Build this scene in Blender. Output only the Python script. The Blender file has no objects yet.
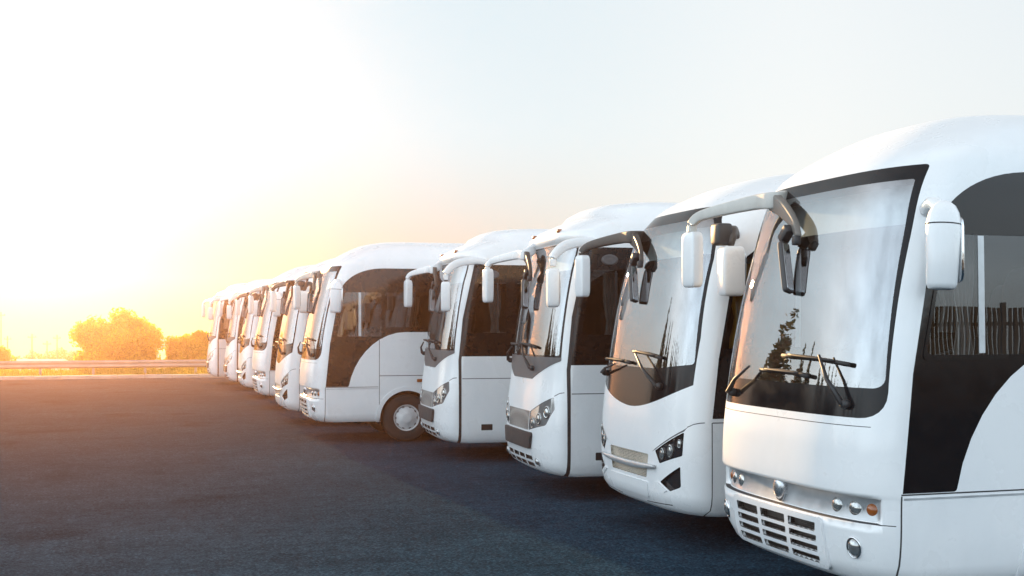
import bpy, bmesh, math, random
import numpy as np
from mathutils import Vector, Matrix, geometry

R = math.radians
rng = random.Random(7)
scene = bpy.context.scene
col = scene.collection

# ------------------------------------------------------------------ constants
THETA = R(17.0)            # camera yaw from +Y towards +X
CAM_H = 2.0
FOC = 1200.0               # focal length in pixels at 1024 wide
HORIZON = 326.0
SUN_AZ, SUN_EL = R(-5.0), R(9.8)

def cam_to_world(px, D):
    X = (px - 512.0) / FOC * D
    return (X * math.cos(THETA) + D * math.sin(THETA), -X * math.sin(THETA) + D * math.cos(THETA))

# ------------------------------------------------------------------ tagging
def tag(o, label=None, cat=None, group=None, kind=None):
    if label: o['label'] = label
    if cat: o['category'] = cat
    if group: o['group'] = group
    if kind: o['kind'] = kind
    return o

def empty(name, loc=(0, 0, 0), rz=0.0):
    o = bpy.data.objects.new(name, None)
    o.empty_display_size = 0.3
    o.location = loc
    o.rotation_euler = (0, 0, rz)
    col.objects.link(o)
    return o

def mk(name, V, F, mat, parent=None, normals=None, smooth=True):
    me = bpy.data.meshes.new(name)
    me.from_pydata([tuple(map(float, v)) for v in V], [], [tuple(int(i) for i in f) for f in F])
    me.materials.append(mat)
    me.update()
    if normals is None and len(F) < 3000:
        bm = bmesh.new(); bm.from_mesh(me)
        bmesh.ops.recalc_face_normals(bm, faces=bm.faces)
        bm.to_mesh(me); bm.free()
    if smooth:
        me.polygons.foreach_set('use_smooth', [True] * len(me.polygons))
    if normals is not None:
        me.normals_split_custom_set_from_vertices([tuple(map(float, n)) for n in normals])
    o = bpy.data.objects.new(name, me)
    col.objects.link(o)
    if parent is not None:
        o.parent = parent
    return o

def copy_tree(o, parent=None):
    c = o.copy()
    col.objects.link(c)
    c.parent = parent
    for ch in list(o.children):
        copy_tree(ch, c)
    return c

# ------------------------------------------------------------------ materials
def new_mat(name):
    m = bpy.data.materials.new(name)
    m.use_nodes = True
    nt = m.node_tree
    for n in list(nt.nodes):
        nt.nodes.remove(n)
    out = nt.nodes.new('ShaderNodeOutputMaterial')
    return m, nt, out

def N(nt, kind, **kw):
    n = nt.nodes.new(kind)
    for k, v in kw.items():
        if k in n.inputs:
            n.inputs[k].default_value = v
        else:
            setattr(n, k, v)
    return n

def noise(nt, scale, detail=4, rough=0.55, coord='Object', stretch=None):
    tc = N(nt, 'ShaderNodeTexCoord')
    mp = N(nt, 'ShaderNodeMapping')
    if stretch: mp.inputs['Scale'].default_value = stretch
    nt.links.new(tc.outputs[coord], mp.inputs['Vector'])
    n = N(nt, 'ShaderNodeTexNoise')
    n.inputs['Scale'].default_value = scale
    n.inputs['Detail'].default_value = detail
    n.inputs['Roughness'].default_value = rough
    nt.links.new(mp.outputs['Vector'], n.inputs['Vector'])
    return n

def ramp(nt, src, stops):
    r = N(nt, 'ShaderNodeValToRGB')
    els = r.color_ramp.elements
    while len(els) < len(stops): els.new(0.5)
    for e, (p, c) in zip(els, stops):
        e.position = p
        e.color = (c[0], c[1], c[2], 1) if hasattr(c, '__len__') else (c, c, c, 1)
    nt.links.new(src, r.inputs['Fac'])
    return r

def simple(name, color, rough=0.5, metal=0.0, coat=0.0, var=0.12, scale=9.0, spec=0.5, bump=0.0, bscale=60):
    m, nt, out = new_mat(name)
    b = N(nt, 'ShaderNodeBsdfPrincipled')
    b.inputs['Metallic'].default_value = metal
    b.inputs['Coat Weight'].default_value = coat
    b.inputs['Specular IOR Level'].default_value = spec
    n = noise(nt, scale, 5)
    lo = tuple(c * (1 - var) for c in color); hi = tuple(min(1, c * (1 + var)) for c in color)
    r = ramp(nt, n.outputs['Fac'], [(0.3, lo), (0.7, hi)])
    nt.links.new(r.outputs['Color'], b.inputs['Base Color'])
    rr = ramp(nt, n.outputs['Fac'], [(0.25, max(0, rough - 0.06)), (0.75, min(1, rough + 0.08))])
    nt.links.new(rr.outputs['Color'], b.inputs['Roughness'])
    if bump:
        bn = noise(nt, bscale, 6)
        bp = N(nt, 'ShaderNodeBump')
        bp.inputs['Strength'].default_value = bump
        bp.inputs['Distance'].default_value = 0.01
        nt.links.new(bn.outputs['Fac'], bp.inputs['Height'])
        nt.links.new(bp.outputs['Normal'], b.inputs['Normal'])
    nt.links.new(b.outputs['BSDF'], out.inputs['Surface'])
    return m

def paint_material():
    m, nt, out = new_mat('white_bus_paint')
    b = N(nt, 'ShaderNodeBsdfPrincipled')
    # large soft grime plus fine specks of road dust
    n1 = noise(nt, 1.6, 6, 0.6)
    n2 = noise(nt, 38, 4, 0.7)
    n3 = noise(nt, 3.0, 5, 0.7, stretch=(1.0, 1.0, 0.18))
    r1 = ramp(nt, n1.outputs['Fac'], [(0.30, (0.735, 0.755, 0.775)), (0.62, (0.80, 0.81, 0.82))])
    r2 = ramp(nt, n2.outputs['Fac'], [(0.30, (0.90, 0.89, 0.87)), (0.44, (1, 1, 1))])
    r3 = ramp(nt, n3.outputs['Fac'], [(0.30, (0.93, 0.925, 0.91)), (0.50, (1, 1, 1))])
    mx = N(nt, 'ShaderNodeMixRGB', blend_type='MULTIPLY'); mx.inputs['Fac'].default_value = 0.28
    nt.links.new(r1.outputs['Color'], mx.inputs['Color1']); nt.links.new(r2.outputs['Color'], mx.inputs['Color2'])
    m3 = N(nt, 'ShaderNodeMixRGB', blend_type='MULTIPLY'); m3.inputs['Fac'].default_value = 0.4
    nt.links.new(mx.outputs['Color'], m3.inputs['Color1']); nt.links.new(r3.outputs['Color'], m3.inputs['Color2'])
    geo = N(nt, 'ShaderNodeNewGeometry')
    trim = N(nt, 'ShaderNodeMixRGB')          # the inside of the shell is dark cabin trim
    nt.links.new(geo.outputs['Backfacing'], trim.inputs['Fac'])
    nt.links.new(m3.outputs['Color'], trim.inputs['Color1'])
    trim.inputs['Color2'].default_value = (0.05, 0.048, 0.046, 1)
    nt.links.new(trim.outputs['Color'], b.inputs['Base Color'])
    rr = ramp(nt, n1.outputs['Fac'], [(0.3, 0.34), (0.7, 0.24)])
    nt.links.new(rr.outputs['Color'], b.inputs['Roughness'])
    b.inputs['Coat Weight'].default_value = 0.35
    b.inputs['Coat Roughness'].default_value = 0.06
    wob = noise(nt, 2.2, 2, 0.4)
    bp = N(nt, 'ShaderNodeBump'); bp.inputs['Strength'].default_value = 0.12; bp.inputs['Distance'].default_value = 0.05
    nt.links.new(wob.outputs['Fac'], bp.inputs['Height'])
    nt.links.new(bp.outputs['Normal'], b.inputs['Coat Normal'])
    nt.links.new(b.outputs['BSDF'], out.inputs['Surface'])
    return m

def glass_material(name, tint, ior, rough=0.0, wobble=0.0, dust=0.08):
    m, nt, out = new_mat(name)
    tr = N(nt, 'ShaderNodeBsdfTransparent'); tr.inputs['Color'].default_value = (*tint, 1)
    gl = N(nt, 'ShaderNodeBsdfGlossy'); gl.inputs['Roughness'].default_value = rough
    gl.inputs['Color'].default_value = (0.95, 0.97, 1, 1)
    fr = N(nt, 'ShaderNodeFresnel'); fr.inputs['IOR'].default_value = ior
    geo = N(nt, 'ShaderNodeNewGeometry')
    inv = N(nt, 'ShaderNodeMath', operation='SUBTRACT'); inv.inputs[0].default_value = 1.0
    nt.links.new(geo.outputs['Backfacing'], inv.inputs[1])
    fac = N(nt, 'ShaderNodeMath', operation='MULTIPLY')
    nt.links.new(fr.outputs['Fac'], fac.inputs[0]); nt.links.new(inv.outputs[0], fac.inputs[1])
    mix = N(nt, 'ShaderNodeMixShader')
    nt.links.new(fac.outputs[0], mix.inputs['Fac'])
    nt.links.new(tr.outputs['BSDF'], mix.inputs[1]); nt.links.new(gl.outputs['BSDF'], mix.inputs[2])
    if wobble:
        wn = noise(nt, 1.4, 2, 0.4)
        bp = N(nt, 'ShaderNodeBump'); bp.inputs['Strength'].default_value = wobble; bp.inputs['Distance'].default_value = 0.05
        nt.links.new(wn.outputs['Fac'], bp.inputs['Height'])
        nt.links.new(bp.outputs['Normal'], gl.inputs['Normal'])
    # a thin film of dust on the outside
    df = N(nt, 'ShaderNodeBsdfDiffuse'); df.inputs['Color'].default_value = (0.5, 0.48, 0.45, 1)
    dn = noise(nt, 2.3, 6, 0.65)
    dr = ramp(nt, dn.outputs['Fac'], [(0.35, 0.0), (0.8, dust)])
    mix2 = N(nt, 'ShaderNodeMixShader')
    nt.links.new(dr.outputs['Color'], mix2.inputs['Fac'])
    nt.links.new(mix.outputs['Shader'], mix2.inputs[1]); nt.links.new(df.outputs['BSDF'], mix2.inputs[2])
    nt.links.new(mix2.outputs['Shader'], out.inputs['Surface'])
    return m

def mesh_grille_material(name, bar, hole, scale):
    m, nt, out = new_mat(name)
    b = N(nt, 'ShaderNodeBsdfPrincipled'); b.inputs['Roughness'].default_value = 0.45; b.inputs['Metallic'].default_value = 0.3
    tc = N(nt, 'ShaderNodeTexCoord')
    vo = N(nt, 'ShaderNodeTexVoronoi'); vo.inputs['Scale'].default_value = scale; vo.inputs['Randomness'].default_value = 0.15
    nt.links.new(tc.outputs['Object'], vo.inputs['Vector'])
    r = ramp(nt, vo.outputs['Distance'], [(0.40, hole), (0.52, bar)])
    nt.links.new(r.outputs['Color'], b.inputs['Base Color'])
    nt.links.new(b.outputs['BSDF'], out.inputs['Surface'])
    return m

def asphalt_material():
    m, nt, out = new_mat('asphalt')
    b = N(nt, 'ShaderNodeBsdfPrincipled')
    big = noise(nt, 0.16, 6, 0.6)
    mid = noise(nt, 1.7, 8, 0.7)
    fine = noise(nt, 34, 5, 0.8)
    peb = noise(nt, 9, 4, 0.7)
    streak = noise(nt, 0.5, 6, 0.65, stretch=(0.6, 1.6, 1))
    r0 = ramp(nt, big.outputs['Fac'], [(0.3, (0.012, 0.030, 0.049)), (0.7, (0.021, 0.047, 0.072))])
    r1 = ramp(nt, mid.outputs['Fac'], [(0.25, (0.6, 0.6, 0.6)), (0.75, (1.3, 1.3, 1.3))])
    r2 = ramp(nt, fine.outputs['Fac'], [(0.28, (0.25, 0.25, 0.25)), (0.5, (0.95, 0.95, 0.95)), (0.70, (3.2, 3.2, 3.1))])
    r3 = ramp(nt, streak.outputs['Fac'], [(0.3, (0.85, 0.85, 0.85)), (0.7, (1.15, 1.15, 1.15))])
    r4 = ramp(nt, peb.outputs['Fac'], [(0.3, (0.6, 0.6, 0.6)), (0.7, (1.5, 1.5, 1.5))])
    cur = r0.outputs['Color']
    for r, f in ((r1, 0.7), (r2, 0.9), (r3, 0.5), (r4, 0.8)):
        mx = N(nt, 'ShaderNodeMixRGB', blend_type='MULTIPLY'); mx.inputs['Fac'].default_value = f
        nt.links.new(cur, mx.inputs['Color1']); nt.links.new(r.outputs['Color'], mx.inputs['Color2'])
        cur = mx.outputs['Color']
    # oil stains and cracks
    tc = N(nt, 'ShaderNodeTexCoord')
    vo = N(nt, 'ShaderNodeTexVoronoi', feature='DISTANCE_TO_EDGE'); vo.inputs['Scale'].default_value = 0.21
    wv = noise(nt, 0.9, 5)
    va = N(nt, 'ShaderNodeMixRGB', blend_type='ADD'); va.inputs['Fac'].default_value = 1.4
    nt.links.new(tc.outputs['Object'], va.inputs['Color1']); nt.links.new(wv.outputs['Color'], va.inputs['Color2'])
    nt.links.new(va.outputs['Color'], vo.inputs['Vector'])
    rc = ramp(nt, vo.outputs['Distance'], [(0.0, (0.35, 0.35, 0.35)), (0.006, (1, 1, 1))])
    mx = N(nt, 'ShaderNodeMixRGB', blend_type='MULTIPLY'); mx.inputs['Fac'].default_value = 0.15
    nt.links.new(cur, mx.inputs['Color1']); nt.links.new(rc.outputs['Color'], mx.inputs['Color2']); cur = mx.outputs['Color']
    st = noise(nt, 0.55, 3, 0.5)
    rs = ramp(nt, st.outputs['Fac'], [(0.60, (1, 1, 1)), (0.70, (0.55, 0.55, 0.56))])
    mx = N(nt, 'ShaderNodeMixRGB', blend_type='MULTIPLY'); mx.inputs['Fac'].default_value = 0.7
    nt.links.new(cur, mx.inputs['Color1']); nt.links.new(rs.outputs['Color'], mx.inputs['Color2']); cur = mx.outputs['Color']
    nt.links.new(cur, b.inputs['Base Color'])
    rr = ramp(nt, mid.outputs['Fac'], [(0.3, 0.62), (0.7, 0.85)])
    nt.links.new(rr.outputs['Color'], b.inputs['Roughness'])
    b.inputs['Specular IOR Level'].default_value = 0.0
    bp = N(nt, 'ShaderNodeBump'); bp.inputs['Strength'].default_value = 0.35; bp.inputs['Distance'].default_value = 0.004
    nt.links.new(fine.outputs['Fac'], bp.inputs['Height'])
    bp2 = N(nt, 'ShaderNodeBump'); bp2.inputs['Strength'].default_value = 0.2; bp2.inputs['Distance'].default_value = 0.01
    nt.links.new(mid.outputs['Fac'], bp2.inputs['Height']); nt.links.new(bp.outputs['Normal'], bp2.inputs['Normal'])
    nt.links.new(bp2.outputs['Normal'], b.inputs['Normal'])
    nt.links.new(b.outputs['BSDF'], out.inputs['Surface'])
    return m

def leaf_material(name, c0, c1, transl=0.5):
    m, nt, out = new_mat(name)
    n = noise(nt, 2.2, 4)
    n2 = noise(nt, 17, 3)
    r = ramp(nt, n.outputs['Fac'], [(0.3, c0), (0.7, c1)])
    r2 = ramp(nt, n2.outputs['Fac'], [(0.3, (0.6, 0.6, 0.6)), (0.7, (1.35, 1.35, 1.3))])
    mx = N(nt, 'ShaderNodeMixRGB', blend_type='MULTIPLY'); mx.inputs['Fac'].default_value = 1.0
    nt.links.new(r.outputs['Color'], mx.inputs['Color1']); nt.links.new(r2.outputs['Color'], mx.inputs['Color2'])
    d = N(nt, 'ShaderNodeBsdfPrincipled'); d.inputs['Roughness'].default_value = 0.6
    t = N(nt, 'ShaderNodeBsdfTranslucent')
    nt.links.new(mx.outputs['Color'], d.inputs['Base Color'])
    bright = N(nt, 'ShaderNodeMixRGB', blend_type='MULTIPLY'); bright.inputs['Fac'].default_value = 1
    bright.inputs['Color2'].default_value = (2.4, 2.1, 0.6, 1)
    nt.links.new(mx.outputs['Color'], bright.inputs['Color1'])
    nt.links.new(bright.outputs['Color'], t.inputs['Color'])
    ms = N(nt, 'ShaderNodeMixShader'); ms.inputs['Fac'].default_value = transl
    nt.links.new(d.outputs['BSDF'], ms.inputs[1]); nt.links.new(t.outputs['BSDF'], ms.inputs[2])
    nt.links.new(ms.outputs['Shader'], out.inputs['Surface'])
    return m

M = {}
M['paint'] = paint_material()
M['windscreen'] = glass_material('windscreen_glass', (0.60, 0.66, 0.67), 3.2, 0.0, 0.04, 0.03)
M['glass'] = glass_material('tinted_side_glass', (0.34, 0.345, 0.35), 1.65, 0.0, 0.03, 0.02)
M['black'] = simple('gloss_black_panel', (0.012, 0.012, 0.014), 0.14, coat=0.2, var=0.3)
M['blackside'] = simple('black_side_panel', (0.008, 0.008, 0.009), 0.10, var=0.10, spec=0.3)
M['frit'] = simple('black_windscreen_band', (0.010, 0.011, 0.013), 0.10, var=0.1, spec=0.18)
M['rubber'] = simple('black_rubber', (0.018, 0.018, 0.019), 0.65, var=0.3)
M['plastic'] = simple('dark_plastic', (0.030, 0.030, 0.032), 0.5, var=0.25)
M['greyplastic'] = simple('grey_plastic', (0.085, 0.085, 0.09), 0.5, var=0.2)
M['silver'] = simple('silver_paint', (0.46, 0.48, 0.50), 0.35, metal=0.45, coat=0.2)
M['chrome'] = simple('chrome', (0.72, 0.73, 0.75), 0.12, metal=1.0, var=0.05)
M['satin'] = simple('satin_chrome', (0.55, 0.57, 0.60), 0.28, metal=0.9)
M['seam'] = simple('panel_gap', (0.035, 0.035, 0.038), 0.8)
M['mesh'] = mesh_grille_material('dark_grille_mesh', (0.09, 0.08, 0.07), (0.012, 0.012, 0.012), 75)
M['palemesh'] = mesh_grille_material('pale_grille_mesh', (0.55, 0.50, 0.42), (0.10, 0.09, 0.075), 70)
M['greymesh'] = mesh_grille_material('grey_grille_mesh', (0.32, 0.31, 0.30), (0.13, 0.125, 0.12), 80)
M['lens'] = simple('lamp_cover', (0.30, 0.31, 0.32), 0.10, metal=0.5, coat=0.8)
M['darklens'] = simple('smoked_lamp_cover', (0.018, 0.018, 0.02), 0.06, coat=1.0)
M['bulb'] = simple('lamp_lens', (0.36, 0.37, 0.37), 0.08, metal=0.75, coat=0.6, var=0.4, scale=40)
M['amber'] = simple('amber_lens', (0.30, 0.085, 0.018), 0.2, coat=0.4)
M['tyre'] = simple('tyre_rubber', (0.016, 0.016, 0.017), 0.75, bump=0.3)
M['hub'] = simple('white_hub_cap', (0.62, 0.63, 0.64), 0.4, coat=0.2, var=0.1)
M['mirrorglass'] = simple('mirror_glass', (0.62, 0.64, 0.66), 0.03, metal=1.0, var=0.02)
M['brownarm'] = simple('brown_grey_arm', (0.055, 0.045, 0.038), 0.45, var=0.2)
M['armgrey'] = simple('light_grey_arm', (0.50, 0.49, 0.46), 0.4, coat=0.2, var=0.1)
M['armdark'] = simple('dusty_grey_arm', (0.16, 0.145, 0.13), 0.45, var=0.15)
M['backlitcurtain'] = simple('backlit_gold_curtain_cloth', (0.55, 0.33, 0.05), 0.9)  # golden back light put into the cloth colour
M['seat'] = simple('seat_fabric', (0.055, 0.05, 0.055), 0.9, bump=0.3)
M['curtain'] = simple('curtain_cloth', (0.55, 0.54, 0.52), 0.9)
M['redcurtain'] = simple('rust_curtain_cloth', (0.30, 0.10, 0.04), 0.9)
M['visor'] = simple('cabin_lining', (0.32, 0.33, 0.33), 0.8)

# ------------------------------------------------------------------ small shapes
def lathe(profile, center, axis, seg=24, scale=(1, 1)):
    """profile: list of (r, h) revolved about axis at center."""
    ax = Vector(axis).normalized()
    up = Vector((0, 0, 1)) if abs(ax.z) < 0.9 else Vector((1, 0, 0))
    a = up.cross(ax).normalized(); b = ax.cross(a).normalized()
    c = Vector(center); V = []; F = []
    for r, h in profile:
        for k in range(seg):
            t = 2 * math.pi * k / seg
            V.append(c + a * (r * scale[0] * math.cos(t)) + b * (r * scale[1] * math.sin(t)) + ax * h)
    for i in range(len(profile) - 1):
        for k in range(seg):
            k2 = (k + 1) % seg
            F.append((i * seg + k, i * seg + k2, (i + 1) * seg + k2, (i + 1) * seg + k))
    F.append(tuple(range(seg))[::-1])
    n = (len(profile) - 1) * seg
    F.append(tuple(n + k for k in range(seg)))
    return V, F

def sbox(center, half, e=0.35, nu=20, nv=12, rot=None):
    """rounded box (superellipsoid)"""
    def sp(x, p): return math.copysign(abs(x) ** p, x)
    V = []; F = []
    c = Vector(center)
    for i in range(nv + 1):
        ph = -math.pi / 2 + math.pi * i / nv
        for k in range(nu):
            th = 2 * math.pi * k / nu
            p = Vector((half[0] * sp(math.cos(ph), e) * sp(math.cos(th), e), half[1] * sp(math.cos(ph), e) * sp(math.sin(th), e), half[2] * sp(math.sin(ph), e)))
            if rot is not None: p = rot @ p
            V.append(c + p)
    for i in range(nv):
        for k in range(nu):
            k2 = (k + 1) % nu
            F.append((i * nu + k, i * nu + k2, (i + 1) * nu + k2, (i + 1) * nu + k))
    return V, F

def smooth_path(pts, n=24):
    """Catmull-Rom through points (any dimension)"""
    P = [np.array(p, float) for p in pts]
    P = [2 * P[0] - P[1]] + P + [2 * P[-1] - P[-2]]
    out = []
    segs = len(P) - 3
    for i in range(segs):
        p0, p1, p2, p3 = P[i:i + 4]
        for k in range(n // segs):
            t = k / (n // segs)
            out.append(0.5 * ((2 * p1) + (-p0 + p2) * t + (2 * p0 - 5 * p1 + 4 * p2 - p3) * t * t + (-p0 + 3 * p1 - 3 * p2 + p3) * t ** 3))
    out.append(P[-2])
    return out

def sweep(path, seg=14, e=0.7, up=(0, 0, 1)):
    """path rows: x, y, z, half width (sideways), half height"""
    V = []; F = []
    pts = [Vector(p[:3]) for p in path]
    def sp(x, p): return math.copysign(abs(x) ** p, x)
    for i, p in enumerate(pts):
        d = (pts[min(i + 1, len(pts) - 1)] - pts[max(i - 1, 0)]).normalized()
        u = Vector(up)
        if abs(d.dot(u)) > 0.97: u = Vector((1, 0, 0))
        s = d.cross(u).normalized(); w = s.cross(d).normalized()
        for k in range(seg):
            t = 2 * math.pi * k / seg
            V.append(p + s * (path[i][3] * sp(math.cos(t), e)) + w * (path[i][4] * sp(math.sin(t), e)))
    for i in range(len(pts) - 1):
        for k in range(seg):
            k2 = (k + 1) % seg
            F.append((i * seg + k, i * seg + k2, (i + 1) * seg + k2, (i + 1) * seg + k))
    F.append(tuple(range(seg))[::-1]); n = (len(pts) - 1) * seg
    F.append(tuple(n + k for k in range(seg)))
    return V, F

def tube(pts, r, seg=8):
    return sweep([(p[0], p[1], p[2], r, r) for p in pts], seg, 1.0)

def join(*parts):
    V = []; F = []
    for v, f in parts:
        o = len(V); V += list(v); F += [tuple(i + o for i in q) for q in f]
    return V, F

def boxm(x0, x1, y0, y1, z0, z1):
    V = [(x, y, z) for x in (x0, x1) for y in (y0, y1) for z in (z0, z1)]
    F = [(0, 1, 3, 2), (4, 6, 7, 5), (0, 4, 5, 1), (2, 3, 7, 6), (0, 2, 6, 4), (1, 5, 7, 3)]
    return V, F

# ------------------------------------------------------------------ bus shell
def pchip(x, y):
    x = np.array(x, float); y = np.array(y, float)
    h = np.diff(x); d = np.diff(y) / h
    m = np.zeros_like(y)
    m[0], m[-1] = d[0], d[-1]
    for i in range(1, len(x) - 1):
        if d[i - 1] * d[i] > 0:
            w1 = 2 * h[i] + h[i - 1]; w2 = h[i] + 2 * h[i - 1]
            m[i] = (w1 + w2) / (w1 / d[i - 1] + w2 / d[i])
    def f(q):
        q = np.clip(np.asarray(q, float), x[0], x[-1])
        i = np.clip(np.searchsorted(x, q, 'right') - 1, 0, len(x) - 2)
        t = (q - x[i]) / h[i]
        return ((1 + 2 * t) * (1 - t) ** 2 * y[i] + t * (1 - t) ** 2 * h[i] * m[i] + t * t * (3 - 2 * t) * y[i + 1] + t * t * (t - 1) * h[i] * m[i + 1])
    return f

def rounded(poly, n=6):
    """poly: (a, b, radius) corners -> points with rounded corners"""
    out = []
    P = [np.array(p[:2], float) for p in poly]
    for i, p in enumerate(P):
        r = poly[i][2] if len(poly[i]) > 2 else 0
        if r <= 0:
            out.append(tuple(p)); continue
        a = P[i - 1] - p; b = P[(i + 1) % len(P)] - p
        la, lb = np.linalg.norm(a), np.linalg.norm(b)
        a /= la; b /= lb
        ang = math.acos(max(-1, min(1, float(a @ b))))
        t = min(r / math.tan(ang / 2), la * 0.48, lb * 0.48)
        q0, q1 = p + a * t, p + b * t
        for k in range(n + 1):
            u = k / n
            out.append(tuple((1 - u) ** 2 * q0 + 2 * u * (1 - u) * p + u * u * q1))
    return out

def dens(poly, step=0.06):
    out = []
    for i, p in enumerate(poly):
        q = poly[(i + 1) % len(poly)]
        k = max(1, int(math.hypot(q[0] - p[0], q[1] - p[1]) / step))
        for j in range(k):
            out.append((p[0] + (q[0] - p[0]) * j / k, p[1] + (q[1] - p[1]) * j / k))
    return out

def inside(P, poly):
    x, y = P[:, 0], P[:, 1]
    r = np.zeros(len(P), bool)
    q = np.array(poly); n = len(q)
    j = n - 1
    for i in range(n):
        xi, yi = q[i]; xj, yj = q[j]
        c = ((yi > y) != (yj > y))
        if yi != yj:
            r ^= c & (x < (xj - xi) * (y - yi) / (yj - yi) + xi)
        j = i
    return r

class Shell:
    def __init__(self, rows, n, length):
        a = np.array(rows, float)
        self.vk = a[:, 0]
        self.z = pchip(a[:, 0], a[:, 1]); self.fx = pchip(a[:, 0], a[:, 2])
        self.w = pchip(a[:, 0], a[:, 3]); self.L = pchip(a[:, 0], a[:, 4])
        self.len = length
        ph = np.linspace(0, 1, 3000) ** 2 * math.pi / 2
        t = np.sin(ph) ** (2.0 / n); c = 1 - np.cos(ph)
        Lr = float(self.L(1.5))
        ds = np.hypot(np.diff(1.14 * t), np.diff(Lr * c))
        self.sa = np.concatenate([[0], np.cumsum(ds)]); self.ta = t; self.ca = c
        self.K = float(self.sa[-1]); self.A = length
        self.smax = self.K + self.A
        vd = np.linspace(self.vk[0], self.vk[-1], 4000)
        self._vd = vd; self._zd = self.z(vd)
        self.regions = []; self.dent = None
    def v_of(self, z):
        return np.interp(z, self._zd, self._vd) if z >= self._zd[0] else self.vk[0] - (self._zd[0] - z)
    def S(self, s, v):
        s = np.asarray(s, float); v = np.maximum(np.asarray(v, float), self.vk[0])
        a = np.abs(s); sg = np.where(s < 0, -1.0, 1.0)
        ac = np.minimum(a, self.K)
        t = np.interp(ac, self.sa, self.ta); c = np.interp(ac, self.sa, self.ca)
        fx, w, L = self.fx(v), self.w(v), self.L(v)
        ex = np.maximum(a - self.K, 0) / self.A
        x = fx + L * c + ex * (self.len - fx - L)
        if self.dent is not None:
            q = np.clip((t - 0.87) / 0.07, 0, 1)
            x = x + self.dent(v) * (1 - q * q * (3 - 2 * q)) * (a < self.K)
        return np.stack([x, sg * w * t, self.z(v)], -1)
    def Nrm(self, s, v):
        s = np.asarray(s, float); v = np.asarray(v, float)
        e = 0.003
        vl = np.clip(v, self.vk[0] + e, self.vk[-1] - e)
        ds = self.S(s + e, vl) - self.S(s - e, vl); dv = self.S(s, vl + e) - self.S(s, vl - e)
        n = -np.cross(ds, dv)
        l = np.linalg.norm(n, axis=-1, keepdims=True)
        n = np.where(l > 1e-12, n / np.maximum(l, 1e-12), np.array([0, 0, 1.0]))
        return n
    def fy(self, y, z):
        v = self.v_of(z); t = min(abs(y) / float(self.w(v)), 0.99999)
        return (math.copysign(float(np.interp(t, self.ta, self.sa)), y), float(v))
    def sx(self, x, z, side=-1):
        v = self.v_of(z); fx, L = float(self.fx(v)), float(self.L(v))
        u = (x - fx) / L
        if u < 1: s = float(np.interp(max(u, 0), self.ca, self.sa))
        else: s = self.K + (x - fx - L) / (self.len - fx - L) * self.A
        return (side * s, float(v))
    def front(self, poly, **kw): return [self.fy(*p) for p in dens(rounded(poly))]
    def side(self, poly, sd): return [self.sx(p[0], p[1], sd) for p in dens(rounded(poly))]
    def at(self, y, z, off=0.0):
        s, v = self.fy(y, z)
        p = self.S(s, v); n = self.Nrm(np.array([s]), np.array([v]))[0]
        return Vector(p) + Vector(n) * off, Vector(n)
    def region(self, name, polys, mat, d=0.0, top=0.0, hole=False, parent=None, wall=None):
        self.regions.append(dict(name=name, polys=polys, mat=mat, d=d, top=top, hole=hole, parent=parent, wall=wall))
        return self.regions[-1]
    def build(self, root, body_mat, floor_mat):
        K = self.K
        sg = list(np.linspace(-K, K, 65))
        m = int(self.A / 0.22)
        sg = [-K - self.A * k / m for k in range(m, 0, -1)] + sg + [K + self.A * k / m for k in range(1, m + 1)]
        vg = [self.vk[0]]
        for a, b in zip(self.vk[:-1], self.vk[1:]):
            k = max(1, int(round((b - a) / 0.075)))
            vg += [a + (b - a) * j / k for j in range(1, k + 1)]
        pts = []; edges = []
        r2 = random.Random(3)
        for j, v in enumerate(vg):
            for i, s in enumerate(sg):
                inner = 0 < i < len(sg) - 1 and 0 < j < len(vg) - 1
                pts.append((s, v))
        W = len(sg)
        for i in range(W - 1):
            edges.append((i, i + 1)); edges.append(((len(vg) - 1) * W + i, (len(vg) - 1) * W + i + 1))
        for j in range(len(vg) - 1):
            edges.append((j * W, (j + 1) * W)); edges.append((j * W + W - 1, (j + 1) * W + W - 1))
        for rg in self.regions:
            for poly in rg['polys']:
                o = len(pts); n = len(poly)
                pts += [tuple(p) for p in poly]
                edges += [(o + k, o + (k + 1) % n) for k in range(n)]
        res = geometry.delaunay_2d_cdt([Vector(p) for p in pts], edges, [], 0, 1e-5)
        V2 = np.array([tuple(v) for v in res[0]]); T = np.array([tuple(f) for f in res[2]])
        cen = V2[T].mean(1)
        keep = (cen[:, 1] > self.vk[0] + 1e-6) & (cen[:, 1] < self.vk[-1]) & (np.abs(cen[:, 0]) < self.smax)
        # drop zero-area slivers
        a = V2[T[:, 1]] - V2[T[:, 0]]; b = V2[T[:, 2]] - V2[T[:, 0]]
        keep &= np.abs(a[:, 0] * b[:, 1] - a[:, 1] * b[:, 0]) > 1e-9
        lab = np.full(len(T), -1)
        for i, rg in enumerate(self.regions):
            for poly in rg['polys']:
                lab[inside(cen, poly)] = i
        P = self.S(V2[:, 0], V2[:, 1]); Nn = self.Nrm(V2[:, 0], V2[:, 1])
        made = []
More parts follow.
